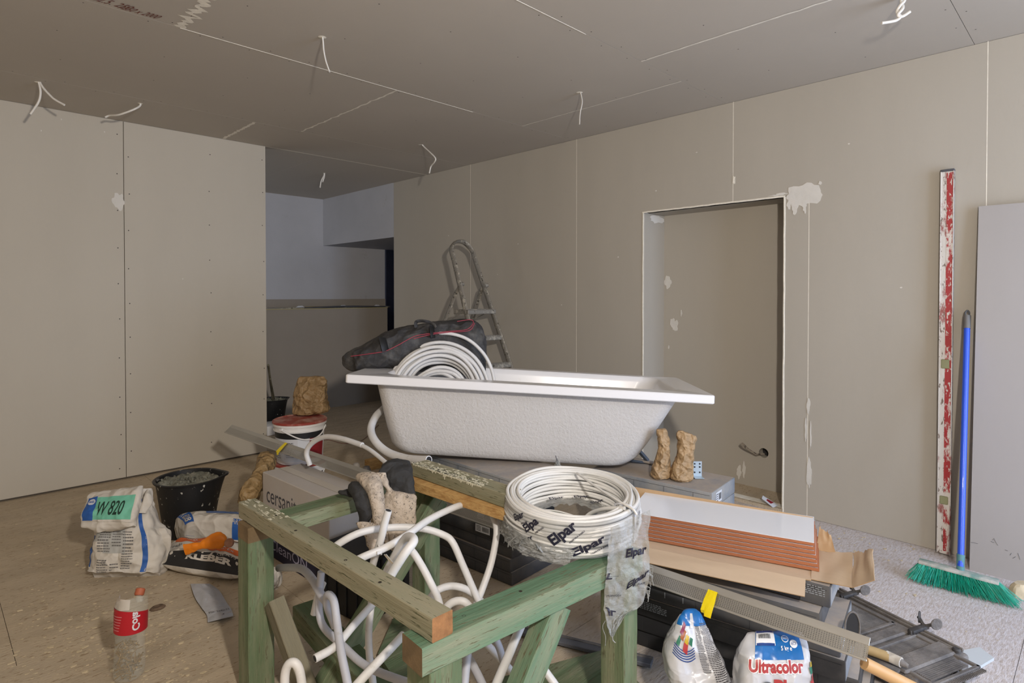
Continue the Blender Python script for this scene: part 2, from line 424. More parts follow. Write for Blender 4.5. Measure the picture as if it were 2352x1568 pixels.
# ---- right wall with the niche
NZ, NB, NL, NR, ND = 1.8629, .0186, 2.33, 1.364, 3.9
mb = MB()
S0 = .4287
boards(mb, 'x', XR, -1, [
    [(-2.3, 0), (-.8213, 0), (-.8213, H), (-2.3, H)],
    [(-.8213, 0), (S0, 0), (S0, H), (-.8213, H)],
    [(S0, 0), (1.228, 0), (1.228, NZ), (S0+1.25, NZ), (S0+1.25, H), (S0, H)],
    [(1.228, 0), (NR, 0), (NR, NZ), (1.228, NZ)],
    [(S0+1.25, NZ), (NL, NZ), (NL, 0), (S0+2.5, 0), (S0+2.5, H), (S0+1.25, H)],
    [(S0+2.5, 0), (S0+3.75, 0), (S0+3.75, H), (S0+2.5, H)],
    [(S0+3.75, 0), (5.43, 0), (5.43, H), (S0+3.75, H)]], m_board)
# wall behind the boards (leaves the niche open)
mb.box((XR+.045, (-2.3+NR)/2, H/2), (.06, NR+2.3-.004, H), m_fill)
mb.box((XR+.045, (NL+5.43)/2, H/2), (.06, 5.43-NL-.004, H), m_fill)
mb.box((XR+.045, (NL+NR)/2, (NZ+H)/2), (.06, NL-NR+.1, H-NZ-.004), m_fill)
mb.box((XR+.045, (NL+NR)/2, NB/2-.0), (.06, NL-NR, NB), m_fill)
# niche lining
mb.box(((XR+ND)/2+.012, NL+.008, (NZ+NB)/2), (ND-XR-.01, .012, NZ-NB), m_board)
mb.box(((XR+ND)/2+.012, NR-.008, (NZ+NB)/2), (ND-XR-.01, .012, NZ-NB), m_board)
mb.box(((XR+ND)/2+.012, (NL+NR)/2, NZ+.008), (ND-XR-.01, NL-NR+.02, .012), m_board)
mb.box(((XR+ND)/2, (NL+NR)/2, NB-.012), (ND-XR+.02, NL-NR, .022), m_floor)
hole = at_x(1754, 1040, ND); hr = .031
# back of the niche with a round pipe hole
ring = [(hole.y+hr*math.cos(2*PI*i/24), hole.z+hr*math.sin(2*PI*i/24)) for i in range(24)]
sq = []
for i in range(24):
    c, s = math.cos(2*PI*i/24), math.sin(2*PI*i/24)
    t = min(((NL+.02-hole.y) if c > 0 else (hole.y-NR+.02))/max(1e-6, abs(c)), ((NZ+.02-hole.z) if s > 0 else hole.z)/max(1e-6, abs(s)))
    sq.append((hole.y+c*t, hole.z+s*t))
cor = [(NL+.02, NZ+.02), (NR-.02, NZ+.02), (NR-.02, 0), (NL+.02, 0)]
vs = [(ND, a, b) for a, b in ring] + [(ND, a, b) for a, b in sq] + [(ND, a, b) for a, b in cor] + [(ND+.06, a, b) for a, b in ring]
fs = []
for i in range(24):
    j = (i+1) % 24; fs.append([i, i+24, j+24, j]); fs.append([i, j, j+52, i+52])
    a, b = sq[i], sq[j]
    for k, cc in enumerate(cor):
        if abs(a[0]-b[0]) > 1e-4 and abs(a[1]-b[1]) > 1e-4 and min(abs(a[0]-cc[0]), abs(b[0]-cc[0])) < 1e-4 and min(abs(a[1]-cc[1]), abs(b[1]-cc[1])) < 1e-4:
            fs.append([i+24, 48+k, j+24])
mb.add(vs, fs[0::1], m_board); mb.add([(ND+.06, a, b) for a, b in ring], [list(range(24))], m_dark)
# bead round the niche mouth, and torn plaster
for p, q in (((NR, 0), (NR, NZ)), ((NR-.004, NZ), (NL+.004, NZ)), ((NL, NZ), (NL, 0))):
    a = Vector((XR-.001, p[0], p[1])); b = Vector((XR-.001, q[0], q[1])); n = 24
    mb.tube([a.lerp(b, i/n)+Vector((0, rng.uniform(-.0012, .0012), rng.uniform(-.0012, .0012))) for i in range(n+1)], .006, m_fill, 6, flat=.5, up=(1, 0, 0))
def wall_blob(px, py, rx, rz, seed, x=XR, th=.0015, m=m_patch, rough=.35):
    c = at_x(px, py, x); mb.poly([(x-.0002, a, b) for a, b in blob(c.y, c.z, rx, rz, seed, rough=rough)], m, n=(-1, 0, 0), th=th+seed*.00007)
wall_blob(1848, 446, .10, .062, 3, rough=.22); wall_blob(1826, 475, .018, .045, 5, rough=.5); wall_blob(1812, 470, .012, .03, 6)
wall_blob(1848, 472, .012, .036, 8); wall_blob(1884, 420, .010, .010, 9)
wall_blob(1787, 447, .055, .006, 4, rough=.6)
wall_blob(1859, 1085, .012, .08, 11); wall_blob(1857, 930, .008, .045, 12); wall_blob(1851, 985, .005, .06, 13)
wall_blob(1862, 1000, .004, .07, 17)
wall_blob(1686, 413, .007, .024, 14, m=m_fill)
wall_blob(1143, 630, .003, .003, 2)
wall_blob(1534, 648, .028, .048, 21, ND); wall_blob(1548, 745, .026, .045, 22, ND); wall_blob(1565, 718, .006, .022, 23, ND)
wall_blob(1698, 1082, .018, .045, 25, ND); wall_blob(1709, 1078, .01, .05, 26, ND); wall_blob(1536, 797, .004, .012, 24, ND)
c = at_y(1505, 503, NL)
mb.poly([(a, NL-.0, b) for a, b in blob(c.x+.02, c.z, .085, .03, 31, rough=.3)], m_patch, n=(0, -1, 0), th=.0015)
for (px, py) in ((1030, 541), (1507, 438), (1190, 560), (1290, 700), (1600, 350), (1950, 330), (2070, 660), (1420, 590)):
    c = at_x(px, py, XR); mb.poly([(XR, a, b) for a, b in blob(c.y, c.z, .006, .004, px, 10)], m_patch, n=(-1, 0, 0), th=.001)
for y_, z0_, z1_ in ((S0, 0, H), (1.228, 0, NZ), (S0+1.25, NZ, H), (S0+2.5, 0, H), (S0+3.75, 0, H)): mb.box((XR+.0006, y_, (z0_+z1_)/2), (.0015, .0034, z1_-z0_), m_fill)
wr = mb.build('wall_right', kind='structure', smooth=0)

# ---- left wall
mb = MB(); SX = 1.02; XC = 2.0052
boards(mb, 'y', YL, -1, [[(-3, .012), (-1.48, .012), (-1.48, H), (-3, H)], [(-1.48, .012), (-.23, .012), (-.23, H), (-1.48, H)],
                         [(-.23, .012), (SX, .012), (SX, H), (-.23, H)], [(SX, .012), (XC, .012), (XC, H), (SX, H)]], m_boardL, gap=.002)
mb.box(((-3+XC)/2, YL+.06, H/2), (XC+3-.004, .09, H), m_gap)
mb.box((XC-.008, YL+.06, H/2), (.012, .115, H), m_boardL)
sc = []
for x0 in (-1.5, SX-1.25, SX):
    for dx in (-.035, .03):
        z = .08+(.11 if dx > 0 else 0)
        while z < H: sc.append((x0+dx+rng.uniform(-.006, .006), z)); z += rng.uniform(.235, .275)
for x0 in (SX-.93, SX+.56, XC-.025, -.86):
    z = .16
    while z < H: sc.append((x0+rng.uniform(-.006, .006), z)); z += rng.uniform(.24, .30)
screws(mb, 'y', YL, -1, sc)
c = at_y(272, 462, YL); mb.poly([(a, YL, b) for a, b in blob(c.x, c.z, .032, .055, 41)], m_patch, n=(0, -1, 0), th=.0015)
for (px, py) in ((95, 300), (141, 274), (240, 303), (420, 640)):
    c = at_y(px, py, YL); mb.poly([(a, YL, b) for a, b in blob(c.x, c.z, .003, .006, px, 8)], m_patch, n=(0, -1, 0), th=.001)
mb.build('wall_left', kind='structure', smooth=0)

# ---- alcove beyond the left wall
xa = at_y(884, 640, YB).x; xl = at_y(890, 760, YLO).x; zl = at_y(700, 710, YLO).z
mb = MB(); mb.box(((.2+xa)/2, YB+.04, H/2), (xa-.2, .08, H), m_pale)
mb.box(((.2+xa)/2, YB-.006, zl+.055), (xa-.2, .012, .105), m_lower)
mb.build('wall_back', kind='structure', smooth=0)
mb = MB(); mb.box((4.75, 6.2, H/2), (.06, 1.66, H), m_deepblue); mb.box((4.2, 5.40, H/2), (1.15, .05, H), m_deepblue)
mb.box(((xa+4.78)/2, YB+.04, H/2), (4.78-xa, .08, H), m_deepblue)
mb.build('wall_side', kind='structure', smooth=0)
mb = MB(); mb.box(((.2+xl)/2, (YLO+YB)/2, zl/2), (xl-.2, YB-YLO-.002, zl), m_lower)
mb.box(((.2+xl)/2, YLO+.02, zl+.004), (xl-.2, .06, .008), mat('pale_sill_edge', (170, 160, 120), .8))
mb.build('wall_low', kind='structure', smooth=0)
zb = at_x(744, 564, XR).z
mb = MB(); mb.box(((XR+4.72)/2, (5.43+YB)/2, (zb+H)/2), (4.72-XR, YB-5.43-.002, H-zb), m_pale)
mb.build('wall_bulkhead', kind='structure', smooth=0)
mb = MB(); mb.box((.17, 5.95, H/2), (.06, 2.1, H), m_pale); mb.build('wall_far', kind='structure', smooth=0)

# ---- ceiling
mb = MB(); mb.box((.85, 2.4, H+.06), (8.3, 9.6, .08), m_gap)
Y0, Y1, Y2, Y3 = .48, 1.725, 2.975, 4.22
def row(ya, yb, xs, xe=3.63):
    return [[(xs[i], ya), (xs[i+1], ya), (xs[i+1], yb), (xs[i], yb)] for i in range(len(xs)-1)]
lst = row(-2.4, Y0, [-3, -.6, 1.9, 3.7]) + row(Y0, Y1, [-3, .16, 2.655, 3.7]) + row(Y1, Y2, [-3, -1.6, .85, 3.06, 3.7]) + row(Y2, Y3, [-3, -.48, 2.01, 3.7]) + row(Y3, YL, [-3, -.82, 1.676, 3.7]) + row(YL+.006, YB+.1, [0, 2.5, 4.8])
boards(mb, 'z', H, -1, [[(x, y) for x, y in b] for b in lst], m_ceil, gap=.0012, th=.012)
for v_ in range(0): pass
def seam(x, ya, yb, wid, seed=0, jit=.15):
    n = 40; L_ = []; Rr = []
    for i in range(n+1):
        y = ya+(yb-ya)*i/n; k = noise.noise(Vector((seed, i*.5, 0)))*jit*wid*3
        ww = wid*(.5+.5*noise.noise(Vector((seed+9, i*.7, 2)))*jit*3); L_.append((x-ww+k, y)); Rr.append((x+ww+k, y))
    for i in range(n):
        mb.add([(L_[i][0], L_[i][1], H-.0012), (Rr[i][0], Rr[i][1], H-.0012), (Rr[i+1][0], Rr[i+1][1], H-.0012), (L_[i+1][0], L_[i+1][1], H-.0012)], [[0, 3, 2, 1]], m_fill)
seam(2.655, Y0, Y1, .012, 1); seam(3.06, Y1, Y2, .009, 2); seam(2.01, Y2, Y3, .013, 3, .3); seam(1.676, Y3, YL-.01, .022, 4, .2)
seam(.85, 2.40, Y2, .035, 5, .5); seam(.16, Y0, Y1, .01, 6)
mb.add([(XC, YL-.012, H-.001), (XR, YL-.012, H-.001), (XR, YL+.008, H-.001), (XC, YL+.008, H-.001)], [[0, 3, 2, 1]], m_fill)
# light raised edge along the long joints
for yy, xa_, xb_ in ((Y2, .85, 2.6), (Y1, 1.6, 2.2)):
    mb.box(((xa_+xb_)/2, yy+.004, H-.0012), (xb_-xa_, .0035, .0016), m_fill)
sc = []
for yy in (Y0, Y1, Y2, Y3):
    x = -.2
    while x < 3.55: sc.append((x, yy+.03)); sc.append((x+.08, yy-.03)); x += rng.uniform(.2, .27)
for yy in (Y0, Y1, Y2):
    for k in (.42, .83):
        x = .1
        while x < 3.5: sc.append((x, yy+k+rng.uniform(-.01, .01))); x += rng.uniform(.36, .46)
screws(mb, 'z', H, -1, sc, .0035)
m_wr = mat('red_marker', (120, 66, 56), .8)
a = at_z(205, 2, H); b = at_z(355, 44, H)
d = (b-a); 
mb.text('62.5  250', lambda u, v: a + d*u*.55 + Vector((.02, -.055, -.0015))*v + Vector((0, -.02, -.001)), m_wr)
mb.text('1250 x 2000', lambda u, v: a + d*(.4+u*.6) + Vector((.02, -.05, -.0015))*v + Vector((0, -.01, -.001)), m_wr)
mb.build('ceiling', kind='structure', smooth=0)

# ---- floor
mb = MB(); mb.box((.85, 2.4, -.05), (8.3, 9.7, .09), m_gap)
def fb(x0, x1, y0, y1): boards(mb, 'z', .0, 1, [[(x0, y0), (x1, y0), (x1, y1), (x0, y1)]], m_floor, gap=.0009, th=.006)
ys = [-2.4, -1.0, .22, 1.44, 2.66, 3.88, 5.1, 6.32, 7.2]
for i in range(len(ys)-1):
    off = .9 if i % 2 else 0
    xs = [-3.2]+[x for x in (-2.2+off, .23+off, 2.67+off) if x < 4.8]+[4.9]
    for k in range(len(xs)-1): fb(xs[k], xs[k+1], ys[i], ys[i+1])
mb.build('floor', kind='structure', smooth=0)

# ---- the side of the room behind the photographer, with its window
m_rear = mat('rear_board', (196, 188, 176), .9, var=.05)
WX0, WX1, WZ0, WZ1, YF = 1.6, 3.3, .15, 2.3, -1.8
mb = MB()
mb.box(((-3+WX0)/2, YF-.06, H/2), (WX0+3, .1, H), m_rear); mb.box(((WX1+3.7)/2, YF-.06, H/2), (3.7-WX1, .1, H), m_rear)
mb.box(((WX0+WX1)/2, YF-.06, (WZ1+H)/2), (WX1-WX0, .1, H-WZ1), m_rear); mb.box(((WX0+WX1)/2, YF-.06, WZ0/2), (WX1-WX0, .1, WZ0), m_rear)
mb.build('wall_front', kind='structure', smooth=0)
mb = MB(); mb.box((-3.03, 1.5, H/2), (.08, 6.8, H), m_rear); mb.build('wall_end', kind='structure', smooth=0)
m_frame = mat('window_frame_white', (228, 228, 226), .5)
mb = MB()
for cx_, sz in (((WX0+.03), (.06, .06, WZ1-WZ0)), ((WX1-.03), (.06, .06, WZ1-WZ0)), ((WX0+WX1)/2, (.07, .06, WZ1-WZ0))): mb.box((cx_, YF-.05, (WZ0+WZ1)/2), sz, m_frame)
for z_ in (WZ0+.03, WZ1-.03): mb.box(((WX0+WX1)/2, YF-.05, z_), (WX1-WX0, .06, .06), m_frame)
mb.build('window_1', kind='structure')
# ------------------------------------------------------------------ green timber trestle frame
def timber(name, stain, base=(126, 134, 104), dirtc=(158, 150, 128), damt=.42, bstr=.6):
    return mat(name, base, .85, var=.35, vscale=5, col2=stain, bump=bstr, bscale=26, stretch=(.12, 1, 1), dirt=dirtc, dscale=9, damt=damt, dsharp=.3, spec=.2, speck=(100, 100, 78), sscale=150, samt=.60, bstretch=(.10, 1.4, 1.4))
m_gr1 = timber('green_timber_dusty', (124, 124, 100), base=(156, 154, 130), damt=.44)
m_gr2 = timber('green_timber', (82, 98, 72), base=(116, 132, 102), damt=.36)
m_gr3 = timber('green_timber_clean', (86, 114, 90), base=(110, 138, 112), damt=.36)
m_end = mat('sawn_end_orange', (150, 106, 66), .8, var=.45, vscale=22, bump=.3, bscale=120)
m_end2 = mat('sawn_end_brown', (124, 104, 76), .85, var=.3, vscale=16, bump=.3, bscale=120)
m_old = mat('weathered_plank', (128, 122, 102), .9, var=.35, vscale=6, stretch=(.1, 1, 1), bump=1, bscale=40)
m_screw2 = mat('sunk_screw', (60, 54, 46), .5, metal=.4)
m_peel = mat('peeling_paint', (216, 212, 190), .8, bump=.4, bscale=60)
def beam(name, parent, p, q, w, h, m, roll=0, end0=None, end1=None, up=(0, 0, 1), knots=0, extra=None, label=None, peel=None):
    """timber whose axis runs p to q; w across, h upright"""
    p, q = Vector(p), Vector(q); L_ = (q-p).length; M = orient(q-p, up, p)
    mb = MB(); nx = max(2, int(L_/.05)); bm = bmesh.new()
    r2 = random.Random(hash((round(p.x*1000), round(q.y*1000), 3)) % 9999)
    rings = []; c = .0022
    sec = [(-w/2, -h/2+c), (-w/2, h/2-c), (-w/2+c, h/2), (w/2-c, h/2), (w/2, h/2-c), (w/2, -h/2+c), (w/2-c, -h/2), (-w/2+c, -h/2)]
    for i in range(nx+1):
        rings.append([(L_*i/nx, y+r2.uniform(-.0006, .0006), z+r2.uniform(-.0006, .0006)) for y, z in sec])
    vs = [v for r_ in rings for v in r_]; fs = []
    for i in range(nx):
        for k in range(8): l = (k+1) % 8; fs.append([i*8+k, (i+1)*8+k, (i+1)*8+l, i*8+l][::-1])
    mb.add(vs, fs, m)
    mb.add(rings[0], [list(range(8))], end0 or m); mb.add(rings[-1], [list(range(8))[::-1]], end1 or m)
    for _ in range(knots):
        x = r2.uniform(.1, .9)*L_; y = r2.uniform(-.25, .25)*w; n = 8
        mb.lathe([(.0045, 0), (.0045, .0006), (.002, .0002)], m_screw2, 10, (x, y, h/2), cap1=True)
    if peel:
        rr = random.Random(5)
        for _ in range(peel[0]):
            x = rr.uniform(peel[1], peel[2])*L_; y = rr.uniform(-.45, .5)*w*(peel[3] if len(peel) > 3 else 1)
            pts = blob(x, y, rr.uniform(.003, .014), rr.uniform(.001, .003), rr.uniform(0, 99), 12, .6)
            mb.poly([(a, max(-w/2-.001, min(w/2, b)), h/2+.0003) for a, b in pts], m_peel, n=(0, 0, 1), th=.0008)
    if extra: extra(mb, L_, w, h)
    return mb.build(name, parent, matrix=M, smooth=30, label=label)

tr = thing('timber_trestle_frame', 'green stained open timber trestle frame in the foreground, full of white pipe', 'frame', (1.05, 1.45, 0))
# left rail on top, lying over the front one
beam('rail', tr, (.769, 2.02, .575), (.786, 1.0, .575), .056, .052, m_gr1, end1=m_end, end0=m_gr1, knots=5, label='long dusty rail with orange sawn end', peel=(46, 0, .24, 1))
beam('rail', tr, (.735, 1.0395, .5185), (1.472, .985, .5185), .080, .060, m_gr3, end0=m_end2, knots=4, label='front rail with brown sawn end')
beam('rail', tr, (.80, 1.815, .576), (1.30, 1.838, .576), .09, .046, m_gr2, label='short back rail')
beam('rail', tr, (1.425, 1.035, .572), (1.305, 1.90, .585), .10, .024, m_gr2)
beam('rail', tr, (.985, 2.06, .13), (.92, 1.36, .13), .085, .07, m_gr2, label='low rail with a knot near the floor')
beam('leg', tr, (.768, 1.948, 0), (.768, 1.948, .50), .082, .085, m_gr2, up=(0, 1, 0)); beam('leg_block', tr, (.768, 1.948, .5), (.768, 1.948, .549), .082, .085, m_end2, up=(0, 1, 0))
beam('leg', tr, (.795, 1.040, 0), (.795, 1.040, .488), .088, .084, m_gr2, up=(0, 1, 0))
beam('leg', tr, (1.42, .992, 0), (1.42, .992, .488), .066, .082, m_gr2, up=(0, 1, 0))
beam('leg', tr, (1.345, 1.81, 0), (1.345, 1.81, .553), .07, .08, m_gr2, up=(0, 1, 0))
beam('brace', tr, (1.35, 1.745, .535), (.84, 1.70, .03), .045, .075, m_gr2, up=(1, 0, -1))
beam('brace', tr, (1.16, 1.005, .486), (.86, 1.03, .03), .05, .075, m_gr3, up=(1, 0, -.7))
beam('brace', tr, (.80, 1.885, .30), (.83, 1.66, .02), .05, .06, m_old, up=(0, 1, 0), label='grey weathered plank brace')

m_osb = mat('chipboard_edge', (216, 178, 118), .85, col2=(176, 132, 76), vscale=26, stretch=(.6, 1, 3), bump=.5, bscale=70)
mb = MB(orient((1.297-1.262, 1.262-1.80, 0), (0, 0, 1), (1.262, 1.80, .6145))); mb.box((.262, -.006, 0), (.525, .085, .031), m_osb, .001)
o = mb.build('chipboard_strip', smooth=30, label='light chipboard strip under the short green timber beside the white coil', cat='board')
p0, p1 = at_z(945, 1064, .676), at_z(1172, 1122, .676)
pa = at_z(945, 1064, .676); pb = at_z(1160, 1134, .676)
off = Vector((.036, 0, -.0225))
def peel_edge(mb, L_, w, h):
    rr = random.Random(11)
    for i in range(60):
        x = L_*(.22+.76*i/60); d = .004+.012*max(0, noise.noise(Vector((i*.35, 3, 1))))*2 if i < 42 else .004
        mb.poly([(x, w/2+.001, h/2+.001), (x+L_*.0135, w/2+.001, h/2+.001), (x+L_*.012, w/2+.0012, h/2-d*rr.uniform(.5, 1.2)), (x+.002, w/2+.0012, h/2-d*rr.uniform(.4, 1.2))], m_peel, n=(0, 1, 0), th=.0008)
        for _ in range(3):
            y = w/2-abs(rr.gauss(0, .35))*w; q = blob(x+rr.uniform(0, .02), max(-w/2+.004, y), rr.uniform(.003, .011), rr.uniform(.0015, .005), rr.random()*99, 9, .5)
            mb.poly([(a, b, h/2+.0004) for a, b in q], m_peel, n=(0, 0, 1), th=.0008)
o = beam('timber_offcut', None, pb+off, pa+off, .07, .044, m_gr1, extra=lambda mb, L_, w, h: peel_edge(mb, L_, w, h))
setp(o, 'short green timber with peeling white paint lying on the chipboard strip', 'timber')

# ------------------------------------------------------------------ boxes of tiles
m_box = mat('dark_carton', (76, 78, 84), .7, var=.25, vscale=7, dirt=(104, 100, 94), dscale=5, damt=.33, dsharp=.5, spec=.3)
m_box2 = mat('carton_grey_blue', (128, 136, 146), .65, var=.2, vscale=5, dirt=(168, 162, 152), dscale=5, damt=.4, dsharp=.4, spec=.3)
m_boxk = mat('black_carton', (46, 47, 50), .6, var=.3, vscale=6, dirt=(92, 88, 82), dscale=4, damt=.3, dsharp=.4)
m_dust = mat('dusty_carton_top', (170, 158, 146), .9, var=.12, vscale=8, dirt=(140, 140, 142), dscale=7, damt=.4, dsharp=.3)
m_white = mat('white_label', (214, 216, 220), .6)
m_ink = mat('black_ink', (30, 30, 34), .6)
m_inkg = mat('grey_ink', (92, 94, 98), .6)
m_line = mat('pale_carton_print', (158, 164, 172), .7)
m_seam = mat('carton_crease', (52, 53, 56), .8)
def carton(name, c, L_, W, Hh, yaw, mside, mtop, label, group=None, end=None, pr=(), cat='box', endlab=False, seed=0):
    """L_ along its own x; c = centre of its bottom"""
    M = Matrix.Translation(c) @ Matrix.Rotation(yaw, 4, 'Z'); mb = MB()
    r2 = random.Random(seed)
    b = .004; mb.box((0, 0, Hh/2), (L_, W, Hh-.0012), mside, b, segs=2)
    mb.box((0, 0, Hh-.0011), (L_-2*b, W-2*b, .0018), mtop)
    # flap creases on the long side, end faces coloured for daylight
    for s in (-1, 1):
        mb.box((0, s*(W/2+.0002), Hh*.80), (L_-.02, .0006, .0012), m_seam)
        for x in (-.36, -.12, .13, .36): mb.box((x*L_, s*(W/2+.0002), Hh*.42), (.0012, .0006, Hh*.72), m_seam)
    if end:
        for s in (-1, 1): mb.box((s*(L_/2+.0001), 0, Hh/2), (.0006, W-.012, Hh-.01), end)
    for (kind, side, x, z, w_, h_) in pr:
        # side: 'f' = -y face, 'b' = +y face, 'r' = +x face, 'l' = -x face ; x along that face
        def P(a, bb, o_=.0006, side=side):
            if side == 'f': return (a, -W/2-o_, bb)
            if side == 'b': return (-a, W/2+o_, bb)
            if side == 'r': return (L_/2+o_+.0004, a, bb)
            return (-L_/2-o_-.0004, -a, bb)
        def rect(x0, x1, z0, z1, mm, o_): mb.add([P(x0, z0, o_), P(x1, z0, o_), P(x1, z1, o_), P(x0, z1, o_)], [[0, 1, 2, 3]], mm)
        if kind == 'label':
            rect(x, x+w_, z, z+h_, m_white, .0006)
            rr = random.Random(int(x*1000)+5)
            xx = x+w_*.48
            while xx < x+w_*.94: ww = rr.uniform(.0012, .003); rect(xx, xx+ww, z+h_*.2, z+h_*.8, m_ink, .0009); xx += ww+rr.uniform(.001, .0028)
            for k in range(4): rect(x+w_*.06, x+w_*rr.uniform(.3, .43), z+h_*(.18+.19*k), z+h_*(.25+.19*k), m_ink, .0009)
        elif kind == 'panel':
            rect(x, x+w_, z, z+h_, m_line, .0006); rect(x+.0015, x+w_-.0015, z+.0015, z+h_-.0015, m_inkg, .0008)
            mb.add([P(x+h_*.5+h_*.3*math.cos(t*PI/6), z+h_*.5+h_*.3*math.sin(t*PI/6), .001) for t in range(12)], [list(range(12))], mat('olive_seal', (150, 140, 80), .6))
            for k in range(5): rect(x+w_*.32, x+w_*.9, z+h_*(.15+.16*k), z+h_*(.19+.16*k), m_line, .001)
        elif kind == 'textblock':
            for k in range(int(h_/.006)):
                xx = x
                while xx < x+w_*(1 if k else .8): ww = random.Random(k*31+int(xx*9999)).uniform(.004, .014); rect(xx, min(x+w_, xx+ww), z+h_-k*.006, z+h_-k*.006+.0025, m_line, .0007); xx += ww+.003
        elif kind == 'blackpatch': rect(x, x+w_, z, z+h_, m_boxk, .0005)
        elif kind == 'ticks':
            for k in range(4): rect(x+w_*k/4, x+w_*k/4+.003, z, z+h_, m_line, .0007)
        elif kind.startswith('txt:'):
            mb.text(kind[4:], lambda u, v: P(x+w_*u, z+h_*v, .0009), m_line, bold=.01)
    o = mb.build(name, matrix=M, smooth=30)
    return setp(o, label, cat, group)

# stack under the left half of the bath (corner nearest the lens at 1.84, 1.85)
yawA = R(-86)
def corner_box(corner, z, L_, W, Hh, yaw, **k):
    ux = Vector((math.cos(yaw), math.sin(yaw), 0)); uy = Vector((-math.sin(yaw), math.cos(yaw), 0))
    # corner is the (+x, -y) bottom corner: nearest the lens
    c = Vector((corner[0], corner[1], z)) - ux*L_/2 + uy*W/2
    return carton(k.pop('name', 'tile_box'), c, L_, W, Hh, yaw, **k)
labA = ['dark tile box on the floor, bottom of the stack under the bath', 'dark tile box, second from the floor in the stack under the bath',
        'dark tile box, third from the floor in the stack under the bath', 'black tile box with barcode label, lower of two such under the bath',
        'black tile box with barcode label, upper of two such under the bath', 'dusty dark tile box just above the two labelled boxes under the bath',
        'grey dusty tile box, second from the top of the stack under the bath', 'light grey dusty tile box, topmost of the stack carrying the bath']
hA = .0585
for k in range(8):
    jx, jy = rng.uniform(-.006, .006), rng.uniform(-.006, .006)
    pr = []
    if k in (3, 4): pr = [('label', 'f', .09, .016, .09, .035)]
    if k == 2: pr = [('label', 'r', -.10, .012, .07, .04), ('txt:ART NEUE', 'r', -.02, .02, .07, .02)]
    if k == 4: pr.append(('label', 'r', -.125, .006, .06, .05))
    if k == 7: pr = [('txt:Fatto a mano', 'r', -.10, .022, .12, .018)]
    last = k == 7
    corner_box((1.84+jx+(.012 if last else 0), 1.852+jy, 0), k*hA+.0005, .61 if not last else .6, .305, hA-.0006, yawA+rng.uniform(-.02, .02)+(R(-4) if last else 0),
               mside=m_box2 if last else (m_boxk if k in (3, 4) else m_box), mtop=m_dust, label=labA[k], group='tile boxes stacked under the left half of the bath', pr=pr, seed=k)

# stack behind, carrying the right end of the bath
yawC = R(-83.5)
labC = ['tile box on the floor, lowest behind the white tile stack', 'grey tile box, second from the floor by the niche', 'grey tile box, middle of the stack by the niche',
        'grey tile box, fourth from the floor by the niche', 'grey tile box just below the top one by the niche', 'tile box with dusty brown top holding two brown paper bags by the niche']
for k in range(6):
    pr = [('label', 'r', -.10, .012, .07, .048)] if k in (5, 4) else []
    corner_box((2.411+rng.uniform(-.004, .004), 1.204+rng.uniform(-.004, .004), 0), k*.0718, .6, .29, .0712, yawC+rng.uniform(-.01, .01), mside=m_box2, mtop=m_dust, label=labC[k],
               group='tile boxes stacked by the niche', pr=pr, seed=k+20)

# right-hand stack, under the open tray of white tiles
labB = ['dark tile box on the floor, lowest of the stack under the white tiles', 'dark tile box, second from the floor under the white tiles', 'black tile box, third from the floor, under the bright perforated profile',
        'dark tile box with pale labelled end, fourth from the floor under the white tiles', 'dark tile box with pale ticks, second from the top under the white tiles',
        'dark grey tile box with printed seal panel, directly under the cardboard tray of white tiles']
cB = [(1.985, .50), (1.975, .52), (1.93, .545), (1.935, .56), (1.893, .604), (1.945, .592)]
yB = [-80, -79, -81, -80.5, -80.5, -81.5]
for k in range(6):
    pr = {5: [('panel', 'f', .085, .012, .062, .036), ('textblock', 'f', .2, .02, .085, .036), ('label', 'f', -.26, .014, .07, .042), ('blackpatch', 'f', .18, .045, .1, .014), ('textblock', 'r', -.1, .02, .1, .035)],
          4: [('ticks', 'f', -.06, .020, .26, .022), ('label', 'f', -.29, .016, .065, .04)], 3: [('ticks', 'f', -.26, .02, .26, .02), ('label', 'r', -.09, .01, .075, .045)],
          2: [('textblock', 'f', -.26, .02, .1, .03)], 1: [], 0: [('label', 'r', -.06, .01, .07, .045)]}[k]
    corner_box((cB[k][0], cB[k][1], 0), k*.0665+.0004, .6 if k > 3 else (.70 if k == 3 else .80-.01*k), .265, .0658, R(yB[k]), mside=m_box if k in (3, 4, 5) else m_boxk, mtop=m_dust,
               label=labB[k], group='tile boxes stacked under the white tiles', pr=pr, end=m_box2 if k in (2, 3, 5) else None, seed=k+40)  # paler end faces have the window daylight put into their colour

